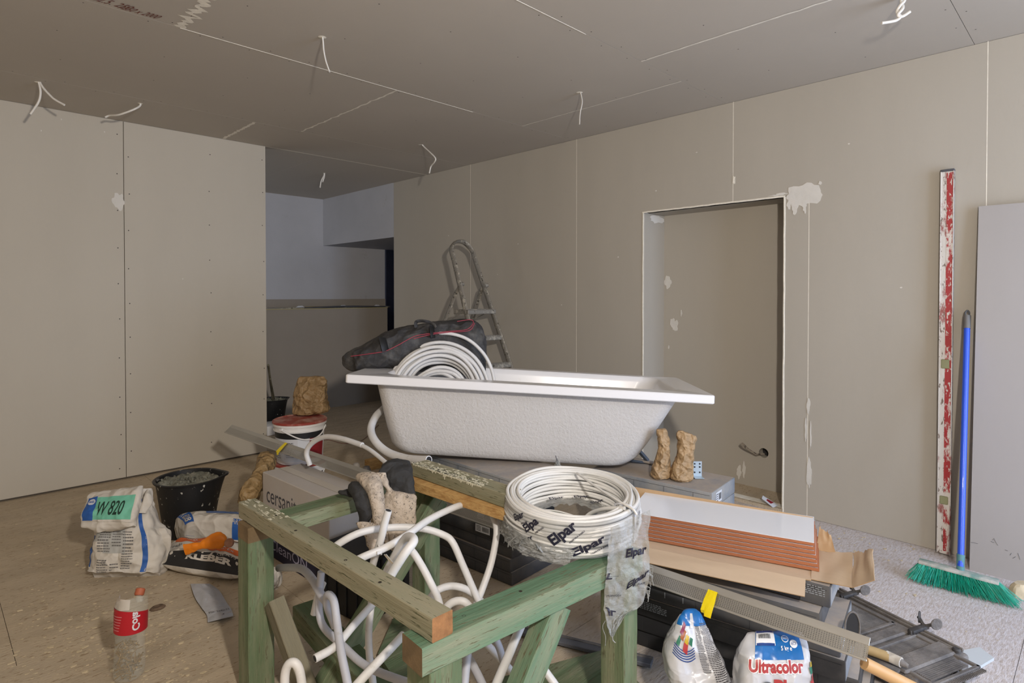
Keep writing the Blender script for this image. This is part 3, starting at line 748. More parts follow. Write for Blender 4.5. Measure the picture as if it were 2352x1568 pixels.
# ------------------------------------------------------------------ cardboard tray with its white tiles
m_card = mat('cardboard', (198, 176, 150), .85, var=.08, vscale=6, bump=.15, bscale=50, stretch=(1, .2, 1))
m_cardd = mat('cardboard_outer', (182, 152, 116), .85, var=.12, vscale=5)
ZT = .3995
MT = Matrix.Translation(Vector((1.912, .637, ZT))) @ Matrix.Rotation(R(-72.5), 4, 'Z')   # x along the tray, y to the back
tray = thing('cardboard_tray', 'opened cardboard carton spread under the stack of white tiles', 'carton', (1.95, .9, ZT))
def bent(mb, p00, p10, p01, p11, m, sag=.006, nu=14, nv=6, th=.0025, seed=0, torn=0):
    p00, p10, p01, p11 = map(Vector, (p00, p10, p01, p11)); n = (p10-p00).cross(p01-p00).normalized()
    def f(u, v, o=0):
        e = 1+ (torn*noise.noise(Vector((u*9, seed, 0))) if v > .99 else 0)
        q = p00*(1-u)*(1-v)+p10*u*(1-v)+p01*(1-u)*v+p11*u*v
        if v > .99: q += (p01-p00)*(e-1)
        return q+n*(o+sag*noise.noise(Vector((u*3+seed, v*2, seed)))*(v > .01)*1.6)
    mb.grid(lambda u, v: f(u, v), nu, nv, m); mb.grid(lambda u, v: f(u, v, -th), nu, nv, m, flip=True)
    ed = [(i/nu, 0) for i in range(nu)]+[(1, i/nv) for i in range(nv)]+[(1-i/nu, 1) for i in range(nu)]+[(0, 1-i/nv) for i in range(nv)]
    for i in range(len(ed)):
        a, b = ed[i], ed[(i+1) % len(ed)]; mb.add([f(*a), f(*b), f(*b, -th), f(*a, -th)], [[0, 3, 2, 1]], m_cardd)
mb = MB(MT)
bent(mb, (-.66, .03, .004), (.0, .03, .004), (-.66, .30, .004), (.0, .30, .004), m_card, .001)
mb.build('tray_base', tray, smooth=50)
mb = MB(MT); bent(mb, (-.66, -.045, -.012), (-.015, -.045, -.016), (-.66, .03, .005), (-.015, .03, .005), m_card, .003, seed=3); mb.build('front_flap', tray, smooth=50)
mb = MB(MT); bent(mb, (-.66, .30, .005), (.0, .30, .005), (-.66, .33, .112), (.0, .33, .100), m_cardd, .004, seed=5); mb.build('back_flap', tray, smooth=50)
mb = MB(MT); bent(mb, (.0, .04, .004), (.11, .02, .012), (.0, .27, .004), (.12, .27, .022), m_card, .006, seed=8)
bent(mb, (.11, .02, .012), (.165, -.0, .055), (.12, .27, .022), (.175, .23, .06), m_card, .008, seed=9, torn=.12); mb.build('end_flap', tray, smooth=50)
mb = MB(MT); bent(mb, (.012, .27, .01), (.07, .26, .012), (.02, .31, .075), (.055, .30, .06), m_cardd, .006, nu=14, seed=12, torn=.22); mb.build('torn_flap', tray, smooth=50)
m_tile = mat('white_glaze', (234, 237, 244), .12, spec=.5, coat=.3)
m_tbody = mat('terracotta_body', (170, 108, 74), .9, var=.2, vscale=20, stretch=(.2, 1, 1))
tl = ['bottom white glazed wall tile with red-brown body on the cardboard tray', 'second white tile from the bottom of the tray stack', 'third white tile from the bottom of the tray stack',
      'fourth white tile from the bottom of the tray stack', 'third white tile from the top of the tray stack', 'second white tile from the top of the tray stack', 'topmost white glazed tile, its whole face showing']
tp = at_z(1871, 1245, .499); tyaw = R(-71.7)
ux = Vector((math.cos(tyaw), math.sin(tyaw), 0)); uy = Vector((-math.sin(tyaw), math.cos(tyaw), 0))
for k in range(7):
    z = ZT+.0075+k*.0132*1.0; sh = (6-k)*.0022+rng.uniform(-.002, .002)
    c = tp-ux*.3+uy*.125+ux*sh; M = Matrix.Translation((c.x, c.y, z)) @ Matrix.Rotation(tyaw+rng.uniform(-.003, .003), 4, 'Z')
    mb = MB(); mb.box((0, 0, .0048), (.598, .248, .0096), m_tbody, .0008)
    mb.box((0, 0, .0102), (.6, .25, .0014), m_tile, .0004) if k == 6 else mb.box((0, 0, .0099), (.590, .240, .001), m_tile)
    o = mb.build('wall_tile', matrix=M, smooth=30); setp(o, tl[k], 'tile', 'white wall tiles stacked on the cardboard tray')

# ------------------------------------------------------------------ bathtub
m_acr = mat('white_acrylic', (234, 233, 234), .22, spec=.5, coat=.2, dirt=(214, 206, 194), dscale=5, damt=.22, dsharp=.3)
m_shell = mat('rough_fibreglass', (204, 200, 196), .75, var=.04, vscale=3, bump=.55, bscale=75, spec=.3)
MBath = Matrix.Translation((1.404, 2.511, .9135)) @ Matrix.Rotation(R(-47.36), 4, 'Z') @ Matrix.Rotation(R(2.92), 4, 'Y') @ Matrix.Rotation(R(-1.55), 4, 'X')
bath = thing('bathtub', 'white acrylic bathtub resting on the tile boxes, tilted down to the right', 'bathtub', (2.1, 2.1, .45))
def rrect(x0, x1, y0, y1, r, z, n=8):
    out = []
    for cx_, cy_, a0 in ((x1-r, y0+r, -90), (x1-r, y1-r, 0), (x0+r, y1-r, 90), (x0+r, y0+r, 180)):
        for i in range(n+1):
            t = R(a0+90*i/n); out.append((cx_+r*math.cos(t), cy_+r*math.sin(t), z))
    return out
def shell(mb, rings, m, close_last=True, flip=False):
    n = len(rings[0]); vs = [p for r_ in rings for p in r_]; fs = []
    for j in range(len(rings)-1):
        for i in range(n):
            k = (i+1) % n; q = [j*n+i, j*n+k, (j+1)*n+k, (j+1)*n+i]; fs.append(q[::-1] if flip else q)
    if close_last: fs.append([(len(rings)-1)*n+i for i in range(n)][::(-1 if flip else 1)])
    mb.add(vs, fs, m)
mb = MB(MBath)
W_, L_ = .75, 1.7
out = [rrect(.135, 1.56, .092, .68, .075, -.43*0-.048), rrect(0.004, L_-.004, .004, W_-.004, .012, -.040), rrect(0, L_, 0, W_, .014, -.036), rrect(0, L_, 0, W_, .014, -.004), rrect(.004, L_-.004, .004, W_-.004, .012, 0),
       rrect(.155, 1.575, .100, .672, .085, 0), rrect(.165, 1.562, .108, .664, .09, -.008), rrect(.175, 1.545, .113, .660, .09, -.03), rrect(.20, 1.46, .14, .63, .10, -.22),
       rrect(.27, 1.34, .165, .605, .11, -.35), rrect(.34, 1.26, .19, .57, .12, -.372)]
shell(mb, [r_[::-1] for r_ in out], m_acr)
mb.build('rim_and_basin', bath, smooth=35, label='glossy white rim and basin')
mb = MB(MBath)
ring_s = []
for (t, z, e) in ((0, -.046, 0), (.12, -.09, 0), (.35, -.17, 0), (.62, -.26, 0), (.84, -.335, .004), (.95, -.358, .010), (.985, -.375, .026), (1.0, -.382, .05), (1.0, -.386, .09)):
    x0 = .112+.085*t+e; x1 = 1.563-.19*t-e*1.1; y0 = .088+.025*t+e*.6; y1 = .695-.06*t-e*.6
    ring_s.append(rrect(x0, x1, y0, y1, .07+.03*t, z))
shell(mb, [r_[::-1] for r_ in ring_s][::1], m_shell, True)
mb.build('outer_shell', bath, smooth=60, label='rough pale grey outer shell')

mb = MB(); P4 = [at_z(1138, 1558, .045), at_z(1392, 1490, .045), at_z(1540, 1640, .045), at_z(1230, 1760, .045)]
mb.poly(P4, m_gr2, n=(0, 0, -1), th=.022); setp(mb.build('floor_board', smooth=0), 'olive stained board lying on the floor between the front and right legs', 'board')
mb = MB(); P4 = [at_z(868, 1500, .03), at_z(905, 1415, .03), at_z(1010, 1500, .03), at_z(960, 1640, .03)]
mb.poly(P4, m_gr2, n=(0, 0, -1), th=.02); setp(mb.build('floor_board', smooth=0), 'greenish board lying on the floor behind the front leg', 'board')
# ------------------------------------------------------------------ pipes
m_pipe = mat('white_pipe', (216, 215, 214), .45, var=.05, vscale=30, dirt=(176, 172, 166), dscale=40, damt=.3, dsharp=.2)
m_pipe2 = mat('grey_white_pipe', (180, 181, 188), .5, var=.06, vscale=20, dirt=(160, 156, 150), dscale=40, damt=.3, dsharp=.2)
m_bore = mat('pipe_bore', (40, 40, 42), .9)
def pipe(name, pts, r, label, cat='pipe', group=None, m=None, open_end=0, n=6):
    P = smooth_path([at_d(*p) if len(p) == 3 and p[0] > 20 else Vector(p) for p in pts], n)
    for e in (0, -1):      # ends below the picture run on down to the floor
        if len(pts[e]) == 3 and pts[e][1] > 1570: q = Vector((P[e].x, P[e].y, r+.001)); P = [q]+P if e == 0 else P+[q]
    mb = MB(); m = m or m_pipe
    mb.tube(P, r, m, 12)
    for e in ((0,) if open_end == 1 else (0, -1) if open_end == 2 else ()):
        t = (P[0]-P[1]).normalized() if e == 0 else (P[-1]-P[-2]).normalized(); c = P[e]+t*.0006
        a = t.orthogonal().normalized(); b = t.cross(a)
        mb.add([c+(a*math.cos(k*PI/6)+b*math.sin(k*PI/6))*r*.78 for k in range(12)], [list(range(12))], m_bore)
    return setp(mb.build(name, smooth=50), label, cat, group)
GP = 'loose white pipe lengths tangled inside the trestle'
rp = .0105
PIPES = [
 ([(752, 1275, 1.72), (776, 1250, 1.72), (830, 1222, 1.74), (900, 1211, 1.78), (968, 1213, 1.8), (1018, 1228, 1.8), (1040, 1246, 1.79), (1062, 1295, 1.78), (1088, 1355, 1.77), (1104, 1392, 1.78), (1112, 1430, 1.85)], 'white pipe arching highest through the middle of the trestle'),
 ([(800, 1296, 1.62), (836, 1278, 1.62), (890, 1255, 1.65), (935, 1228, 1.7), (985, 1193, 1.8), (1046, 1164, 1.9), (1075, 1158, 1.98)], 'straight white pipe rising from the left rail to the chipboard strip'),
 ([(892, 1172, 1.66), (884, 1200, 1.66), (873, 1245, 1.66), (860, 1283, 1.68), (848, 1330, 1.72)], 'short cut pipe end standing against the leather gloves'),
 ([(884, 1345, 1.52), (906, 1307, 1.52), (930, 1270, 1.52), (950, 1243, 1.54), (943, 1233, 1.58), (928, 1240, 1.62), (900, 1290, 1.66), (880, 1330, 1.68)], 'thick white pipe bent sharply into a hook near the zip tie'),
 ([(921, 1250, 1.72), (945, 1264, 1.7), (968, 1298, 1.68), (990, 1340, 1.66), (1006, 1375, 1.66), (1016, 1420, 1.66), (1020, 1470, 1.7)], 'white pipe curving down behind the orange sawn rail end'),
 ([(1130, 1178, 1.93), (1140, 1210, 1.88), (1138, 1245, 1.86), (1126, 1300, 1.82), (1104, 1362, 1.78), (1092, 1392, 1.78), (1080, 1440, 1.8)], 'white pipe hanging from the right end of the chipboard strip'),
 ([(985, 1380, 1.74), (1000, 1358, 1.74), (1030, 1346, 1.76), (1060, 1349, 1.76), (1085, 1362, 1.78), (1110, 1385, 1.8)], 'low white pipe arch just above the front rail'),
 ([(1015, 1420, 1.62), (1028, 1392, 1.62), (1048, 1380, 1.62), (1070, 1384, 1.62), (1090, 1410, 1.64)], 'smallest white pipe arch touching the front rail'),
 ([(640, 1304, 1.98), (660, 1303, 1.94), (692, 1306, 1.85), (716, 1328, 1.76), (738, 1366, 1.7), (752, 1384, 1.68)], 'bluish white pipe lying over the crumpled sack behind the left leg'),
 ([(738, 1312, 1.72), (735, 1350, 1.72), (733, 1400, 1.72), (744, 1440, 1.7), (785, 1480, 1.66), (838, 1527, 1.6), (920, 1562, 1.5), (990, 1580, 1.45)], 'long white pipe running diagonally down to the front leg'),
 ([(770, 1440, 1.66), (752, 1392, 1.66), (752, 1366, 1.63), (766, 1378, 1.6), (774, 1430, 1.57), (784, 1500, 1.52), (798, 1568, 1.48), (805, 1620, 1.45)], 'white pipe kinked at its top and falling out of the bottom of the frame'),
 ([(742, 1338, 1.8), (730, 1370, 1.8), (721, 1410, 1.8)], 'short dim pipe stub behind the low rail'),
 ([(723, 1512, 1.5), (770, 1484, 1.54), (812, 1436, 1.6), (848, 1396, 1.66), (890, 1350, 1.72)], 'white pipe with its cut end lying on the low rail'),
 ([(853, 1380, 1.80), (852, 1396, 1.79), (847, 1450, 1.76), (849, 1510, 1.74), (858, 1580, 1.70), (862, 1650, 1.68)], 'upright white pipe straight below the middle of the left rail'),
 ([(926, 1458, 1.5), (900, 1486, 1.46), (860, 1528, 1.42), (820, 1572, 1.38), (790, 1610, 1.35)], 'printed white pipe ending at the front leg'),
 ([(656, 1640, 1.40), (654, 1560, 1.40), (660, 1530, 1.40), (672, 1521, 1.40), (684, 1530, 1.40), (692, 1560, 1.40), (700, 1640, 1.40)], 'white pipe bent double at the bottom left of the trestle'),
 ([(1076, 1470, 1.55), (1074, 1500, 1.52), (1066, 1580, 1.48), (1062, 1640, 1.45)], 'white pipe upright just right of the front leg'),
 ([(1070, 1500, 1.58), (1088, 1530, 1.56), (1112, 1580, 1.52), (1124, 1620, 1.5)], 'white pipe crossing behind the upright one right of the front leg'),
 ([(1206, 1415, 1.62), (1190, 1452, 1.60), (1170, 1500, 1.56), (1142, 1566, 1.50), (1120, 1625, 1.45)], 'thick white pipe slanting down from under the front rail'),
 ([(1108, 1468, 1.75), (1135, 1497, 1.74), (1165, 1530, 1.72), (1190, 1560, 1.7)], 'dim white pipe low behind the slanting one'),
 ([(1136, 1462, 1.68), (1148, 1490, 1.68), (1156, 1520, 1.68)], 'short grey pipe stub under the front rail'),
 ([(1236, 1515, 1.62), (1252, 1540, 1.6), (1275, 1572, 1.58), (1300, 1610, 1.56)], 'white pipe leaving the frame right of the front brace'),
]
for i, (pts, lab) in enumerate(PIPES):
    pipe('plastic_pipe', pts, rp*(1.12 if i in (3, 8, 18) else 1), lab, 'pipe', GP, m_pipe2 if i in (8, 9, 10, 16, 17, 20) else m_pipe, 1 if i in (2, 12, 14) else 0)
# zip tie with its steel clip
mb = MB(); c = at_d(872, 1262, 1.645); d = (at_d(890, 1255, 1.65)-at_d(836, 1278, 1.62)).normalized()
a = d.orthogonal().normalized(); b = d.cross(a)
mb.tube([c+(a*math.cos(t*PI/8)+b*math.sin(t*PI/8))*.0125 for t in range(16)], .003, m_pipe, 6, closed=True)
mb.box((0, 0, 0), (.014, .012, .009), m_pipe, .001, M=Matrix.Translation(c-FW*.016))
tie = setp(mb.build('cable_tie', smooth=40), 'white cable tie round the straight pipe in the trestle', 'cable tie')
mb = MB(); m_chr = mat('bright_steel', (210, 206, 196), .25, metal=.9)
for o_ in (0, .006): mb.tube([at_d(883+o_*600, 1273, 1.6), at_d(897+o_*600, 1290, 1.6), at_d(909+o_*600, 1300, 1.6)], .002, m_chr, 6)
mb.build('steel_clip', tie, smooth=40)

# hose below the left end of the bath and conduit over the box
pipe('hose', [(903, 905, 3.35), (884, 935, 3.1), (864, 955, 2.98), (852, 985, 2.9), (862, 1013, 2.82), (890, 1038, 2.76), (930, 1052, 2.68), (965, 1056, 2.6), (985, 1056, 2.56)], .0185, 'thick white hose curling under the left end of the bathtub', 'hose', open_end=2)
mb = MB(); P1 = smooth_path([at_d(712, 1068, 2.95), at_d(704, 1040, 2.95), at_d(716, 1018, 2.93), at_d(746, 1003, 2.88), at_d(785, 1007, 2.8), at_d(832, 1022, 2.72)], 6); mb.tube(P1, .0125, m_pipe, 12)
cn = thing('conduit_sleeve', 'white conduit sleeve with a thinner pipe sliding out, in front of the paint buckets', 'conduit', at_d(770, 1060, 2.85)); mb.build('sleeve', cn, smooth=50)
mb = MB(); mb.tube(smooth_path([at_d(822, 1018, 2.74), at_d(850, 1033, 2.68), at_d(880, 1057, 2.6), at_d(905, 1080, 2.5), at_d(915, 1100, 2.42)], 6), .0095, m_pipe, 12); mb.build('inner_pipe', cn, smooth=50)

# ------------------------------------------------------------------ coil of pipe inside the bath
coil = thing('pipe_coil', 'coil of white pipe standing inside the left half of the bathtub', 'pipe coil', MBath @ Vector((.50, .33, -.36)))
cc = MBath @ Vector((.375, .33, -.085))
ax_r = RT; ax_u = Vector((0, 0, 1)).lerp(FW, .18).normalized(); ax_n = ax_r.cross(ax_u)
def loop(mb, r, dn, cx=0, cz=0, wob=.004, rt=.0088, sd=0, a0=0, a1=360, sq=1.0, m=None):
    pts = []; n = 72
    full = a1-a0 >= 360
    for i in range(n if full else n+1):
        t = R(a0+(a1-a0)*i/n); rr = r+wob*noise.noise(Vector((math.cos(t)*1.5, math.sin(t)*1.5, sd*2.7)))*2
        pts.append(cc+ax_r*(cx+rr*math.cos(t))+ax_u*(cz+rr*sq*math.sin(t))+ax_n*(dn+.006*math.sin(2*t+sd)))
    mb.tube(pts, rt, m or m_pipe, 10, closed=full)
mb = MB()
rr = random.Random(4)
for k, (r, dn, cx, cz) in enumerate([(.222, 0, 0, -.01), (.212, -.022, .004, -.012), (.206, .02, -.002, -.012), (.198, -.004, .006, -.014), (.190, -.026, .004, -.014), (.184, .016, .0, -.014), (.176, -.008, .006, -.018),
                                     (.166, -.03, -.012, -.014), (.158, .014, .002, -.02), (.150, -.014, .004, -.022), (.128, .03, .01, -.03), (.118, .05, .012, -.03), (.108, .044, .0, -.03), (.20, .045, 0, -.012), (.185, .055, 0, -.012), (.165, .05, 0, -.015)]):
    loop(mb, r*1.2, dn, cx+.012, cz-.022, .004, .0098, k)
mb.build('coiled_pipe', coil, smooth=60)
mb = MB(); loop(mb, .285, -.032, .018, .0, .006, .0092, 31, -20, 215, 1.02); mb.build('loose_turn', coil, smooth=60)

# ------------------------------------------------------------------ cable coil on the corner of the trestle
m_cab = mat('white_flat_cable', (222, 221, 218), .4, var=.04, vscale=20)
m_navy = mat('navy_print', (34, 34, 54), .5)
m_film = glassy('clear_film', (190, 192, 194), .34, .12, .8)
m_film2 = glassy('clouded_film', (164, 166, 164), .66, .18, 1.0)
CC = Vector((1.425, 1.172, .5745)); MC = Matrix.Translation(CC) @ Matrix.Rotation(R(5.5), 4, RT)
back = Vector((FW.x, FW.y, 0)).normalized(); Mc2 = MC @ Matrix(((RT.x, back.x, 0, 0), (RT.y, back.y, 0, 0), (0, 0, 1, 0), (0, 0, 0, 1)))   # local: x right, y away, z up
cco = thing('cable_coil', 'coil of white cable with navy lettered film on the right corner of the trestle', 'cable coil', CC)
def ring(mb, r, z, rt=.0055, fl=.62, wob=.003, sd=0, cx=0, cy=0, m=None):
    pts = []
    for i in range(80):
        t = 2*PI*i/80; rr = r+wob*noise.noise(Vector((math.cos(t)*1.3, math.sin(t)*1.3, sd*3.1)))*2
        zz = z+.0035*noise.noise(Vector((math.cos(t)+5, math.sin(t), sd*1.7)))*2
        pts.append(Vector((cx+rr*math.cos(t), cy+rr*math.sin(t), zz)))
    mb.tube(pts, rt, m or m_cab, 8, closed=True, flat=1.0, up=(0, 0, 1))
mb = MB(Mc2)
for k in range(10):
    z = .006+k*.0098
    ring(mb, .199+.005*math.sin(k*.33+.3), z, .0056, sd=k); ring(mb, .154+.0014*k, z+.002, .0056, sd=k+20)
for k in range(4): ring(mb, .166+.0105*k, .102-.001*k+.003*(k % 2), .0056, sd=k+50)
for k in range(3): ring(mb, .166+.012*k, .008, .0056, sd=k+60)
mb.build('coiled_cable', cco, smooth=60)
mb = MB(Mc2)
def lp(px, py, z=.1):   # from picture onto a height inside the coil
    n = (Mc2.to_3x3() @ Vector((0, 0, 1))); p0 = Mc2 @ Vector((0, 0, z)); return Mc2.inverted() @ on_plane(px, py, p0, n)
for k, (pts, r) in enumerate([([(1325, 1086, .108), (1370, 1118, .112), (1420, 1150, .115), (1452, 1168, .113), (1463, 1182, .10)], .0036),
                 ([(1338, 1195, .02), (1358, 1178, .05), (1390, 1168, .085), (1435, 1167, .108)], .0062), ([(1230, 1171, .02), (1270, 1172, .03), (1305, 1180, .03), (1335, 1192, .03)], .0028),
                 ([(1330, 1085, .10), (1400, 1095, .095), (1440, 1112, .10), (1450, 1135, .105), (1446, 1163, .11)], .0055)]):
    mb.tube(smooth_path([lp(*p) for p in pts], 8), r, m_cab, 8)
mb.build('loose_cable_end', cco, smooth=60)
mb = MB(Mc2)   # tape tie over the coil at the right
mb.tube([Vector((math.cos(R(-38))*q, math.sin(R(-38))*q, z)) for q, z in ((.150, .01), (.146, .06), (.150, .108), (.17, .114), (.20, .113), (.212, .10), (.213, .05), (.21, .01))], .004, mat('tie_tape', (214, 216, 222), .35), 6)
mb.build('cable_tie', cco, smooth=60)
# film round the outside with its lettering
def cyl(s, z, off=0):      # s metres along the outside, 0 towards the lens, + to the right
    a = R(-90)+s/.206; q = .2065+off+.0025*noise.noise(Vector((s*18, z*30, 1)))
    return Mc2 @ Vector((q*math.cos(a), q*math.sin(a), z))
mb = MB()
mb.grid(lambda u, v: cyl(-.33+.30*u+.02*v, .0+.06*v*(1-.3*u)-.012, .003+.010*max(0, ridge((u*3, v*2, 0), 3, 4))*(1-v*.6)+.006*(1-v)), 70, 22, m_film2)
mb.grid(lambda u, v: cyl(-.30+.56*u, .002+.105*v, .0012+.0012*ridge((u*3, v*2, 3), 4, 4)), 90, 10, m_film)
for k in range(26):     # torn, twisted tuft of film at the lower left
    s0 = -.24+.13*rng.random(); p = cyl(s0, rng.uniform(-.01, .04), .006); q = p+(-FW*rng.uniform(0, .02)+RT*rng.uniform(-.03, .02)+Vector((0, 0, rng.uniform(-.03, .015))))
    mb.tube(smooth_path([p, p.lerp(q, .5)+Vector((rng.uniform(-.008, .008), rng.uniform(-.008, .008), rng.uniform(-.006, .01))), q], 4), [.004*rng.uniform(.3, 1)]*8+[.001], m_film2, 5, flat=.35)
def brand(s0, z0, w_, h_, ang, txt='Elpar', small=True, off=.004):
    ca, sa = math.cos(R(ang)), math.sin(R(ang))
    mb.text(txt, lambda u, v: cyl(s0+(u*w_*ca-v*h_*sa), z0+(u*w_*sa+v*h_*ca), off), m_navy, bold=.035)
    if small: mb.text('FABRYKA KABLI', lambda u, v: cyl(s0+((.45+u*.6)*w_*ca+.012*sa-v*.005*sa), z0+((.45+u*.6)*w_*sa-.012*ca+v*.005*ca)+.002, off), m_navy, bold=.02)
brand(-.062, .028, .088, .040, 42); brand(-.012, .004, .098, .030, 24); brand(-.150, .045, .060, .030, 44, 'Elpa'); brand(-.20, .062, .05, .024, 34); brand(-.165, .014, .042, .018, 30, 'Elpar'); brand(.222, .045, .04, .02, 60, 'Elp')
mb.build('wrapping_film', cco, smooth=60, label='clear film with navy lettering round the coil')
mb = MB(Mc2)    # crumpled film lying in the eye of the coil
mb.grid(lambda u, v: Vector((math.cos(2*PI*u)*(.148-.07*v*(1+.4*noise.noise(Vector((u*6, 0, 2))))), math.sin(2*PI*u)*(.148-.07*v), .012+.012*v+.01*ridge((math.cos(2*PI*u)*2, math.sin(2*PI*u)*2, v), 3, 8))), 60, 12, m_film2)
for (x, y, an) in ((-.06, .085, 15), (.02, .10, 5), (.075, .055, 30)):
    ca, sa = math.cos(R(an)), math.sin(R(an)); mb.text('Elpar', lambda u, v: Vector((x+u*.05*ca-v*.022*sa, y+u*.05*sa+v*.022*ca, .037)), m_navy, bold=.03)
mb.build('film_inside', cco, smooth=60)
# the strip of film hanging down over the right leg
Lf = smooth_path([(1402, 1212, 0), (1397, 1262, 0), (1394, 1310, 0), (1389, 1350, 0), (1388, 1395, 0), (1394, 1435, 0), (1403, 1462, 0)], 6)
Rf = smooth_path([(1493, 1170, 0), (1490, 1250, 0), (1493, 1300, 0), (1487, 1345, 0), (1472, 1392, 0), (1437, 1412, 0), (1409, 1462, 0)], 6)
def filmp(u, v, off=0):
    x = v*(len(Lf)-1); i = min(len(Lf)-2, int(x)); a = Lf[i].lerp(Lf[i+1], x-i); b = Rf[i].lerp(Rf[i+1], x-i)
    q = a.lerp(b, u); dd = 1.575+.03*u+(.05*v if v < .3 else .015)+.010*ridge((u*2.2, v*5, 1), 1.4, 3)+.004*ridge((u*6, v*12, 1), 1.3, 5)
    return at_d(q.x+(4*noise.noise(Vector((v*14, 1, 0))) if u < .01 or u > .99 else 0), q.y, dd-off)
mb = MB(); mb.grid(lambda u, v: filmp(u, v), 26, 60, m_film2, flip=True)
mb.tube(smooth_path([at_d(1406, 1460, 1.59), at_d(1408, 1470, 1.59), at_d(1414, 1476, 1.588)], 4), .0015, m_film2, 5); mb.tube(smooth_path([at_d(1390, 1425, 1.59), at_d(1384, 1440, 1.59), at_d(1391, 1462, 1.59), at_d(1390, 1482, 1.59)], 5), .0009, m_film2, 5)
for k in range(14):
    p = filmp(1, .3+.25*rng.random()); mb.tube([p, p+RT*rng.uniform(.003, .01)+Vector((0, 0, rng.uniform(-.015, .004))), p+RT*rng.uniform(.003, .012)+Vector((0, 0, rng.uniform(-.03, 0)))], .0012, m_film2, 5)
for (u0, v0, w_, h_, sl) in ((.42, .265, .50, .085, .02), (.50, .545, .46, .085, .12), (.03, .66, .30, -.08, -.03), (.0, .42, .14, .06, 0)):
    mb.text('Elpar' if w_ > .4 else ('JL' if w_ > .2 else 'L'), lambda u, v: filmp(u0+w_*u+.04*v, v0-h_*v-sl*u, .003), m_navy, bold=.04)
mb.text('elpar kowel', lambda u, v: filmp(.04+.25*u, .40-.012*v, .003), m_navy); mb.text('PRZEWODY', lambda u, v: filmp(.06+.36*u, .575-.014*v, .003), m_navy); mb.text('ELPAR', lambda u, v: filmp(.66+.28*u, .50-.016*v-.02*u, .003), m_navy)
mb.build('hanging_film', cco, smooth=60, label='torn clear film hanging over the right leg')
mb = MB()
for k in range(16):
    p = at_d(rng.uniform(1272, 1296), 1072, 2.05); q = p.lerp(at_d(rng.uniform(1272, 1290), 1050, 2.05), rng.uniform(.4, 1)); mb.tube(smooth_path([p, p.lerp(q, .5)+RT*rng.uniform(-.006, .006), q], 3), [.004, .006, .005, .004, .003, .003, .001], m_film2, 5, flat=.4)
mb.tube([at_d(1280, 1060, 2.05), at_d(1276, 1046, 2.05)], .0015, m_navy, 4)
mb.build('film_tuft', cco, smooth=60)

# ------------------------------------------------------------------ perforated profile
def perf_mat():
    m = mat('galvanised_perforated', (176, 174, 168), .38, metal=.85, var=.1, vscale=8, dirt=(150, 146, 138), dscale=4, damt=.35, dsharp=.4, stretch=(.3, 1, 1))
    nt = m.node_tree; N = nt.nodes; b = N['Principled BSDF']; tc = N.new('ShaderNodeTexCoord'); sx = N.new('ShaderNodeSeparateXYZ'); nt.links.new(tc.outputs['Object'], sx.inputs[0])
    def mth(op, a, b_=None):
        x = N.new('ShaderNodeMath'); x.operation = op
        for i, v in enumerate((a, b_)):
            if v is None: continue
            if isinstance(v, (int, float)): x.inputs[i].default_value = v
            else: nt.links.new(v, x.inputs[i])
        return x.outputs[0]
    X = mth('MULTIPLY', sx.outputs[0], 2*PI/.0115); Y = mth('MULTIPLY', sx.outputs[1], 2*PI/.0095)
    s1 = mth('MULTIPLY', mth('SINE', mth('ADD', X, mth('MULTIPLY', Y, 0))), mth('SINE', Y)); hole = mth('GREATER_THAN', mth('ABSOLUTE', s1), .80)
    nt.links.new(mth('SUBTRACT', 1, hole), b.inputs['Alpha']); return m
m_perf = perf_mat(); m_galv = mat('galvanised', (196, 194, 188), .38, metal=.8, var=.1, vscale=10, dirt=(172, 168, 160), dscale=4, damt=.4, dsharp=.4, stretch=(.3, 1, 1))
pA, pB = at_d(524, 984, 3.6), at_d(1990, 1512, 1.462)
ax = (pB-pA).normalized(); side = Vector((-ax.y, ax.x, 0)).normalized()   # away from the lens
if side.dot(FW) < 0: side = -side
wv = (Vector((0, 0, 1))*.62+side*.78).normalized(); nv_ = ax.cross(wv); LP = (pB-pA).length
Mp = Matrix(((ax.x, wv.x, nv_.x, pA.x), (ax.y, wv.y, nv_.y, pA.y), (ax.z, wv.z, nv_.z, pA.z), (0, 0, 0, 1)))
pf = thing('perforated_profile', 'long galvanised perforated profile lying across the whole clutter', 'profile', pA)
mb = MB(); mb.add([(0, -.026, 0), (LP, -.026, 0), (LP, .010, 0), (0, .010, 0)], [[0, 1, 2, 3]], m_perf); mb.build('perforated_web', pf, matrix=Mp, smooth=0)
mb = MB(); mb.box((LP/2, -.028, .0), (LP, .005, .0035), m_galv, .0008); mb.box((LP/2, .0195, .0), (LP, .020, .002), m_galv, .0005); mb.box((LP/2, .030, -.008), (LP, .0018, .018), m_galv, .0004)
mb.build('flanges', pf, matrix=Mp, smooth=30)
m_yel = mat('yellow_tape', (232, 208, 10), .35, bump=.4, bscale=30)
for f_, w_ in ((.0, 0), (1, 0)):
    px_ = (648, 1022) if f_ == 0 else (1626, 1396)
    # nearest parameter along the profile
    best = min((((lambda q: (FPX*(q-CAM).dot(RT)/(q-CAM).dot(FW)+1176-px_[0])**2)(pA+ax*t)), t) for t in [i*.01 for i in range(int(LP*100))])[1]
    mb = MB(); hw = .030 if f_ else .028
    prof = [(-.034, -.004), (-.030, .0035), (0, .0045), (.02, .004), (.034, .003), (.035, -.010), (.03, -.020)]
    mb.grid(lambda u, v: Mp @ Vector((best+(u-.5)*hw*(1+.1*math.sin(v*7)), prof[int(round(v*6))][0]+(-.008 if (v == 0 and u > .3) else 0), prof[int(round(v*6))][1]+.0015*noise.noise(Vector((u*4, v*9, f_))))), 8, 6, m_yel)
    o = mb.build('yellow_tape', pf, smooth=50)
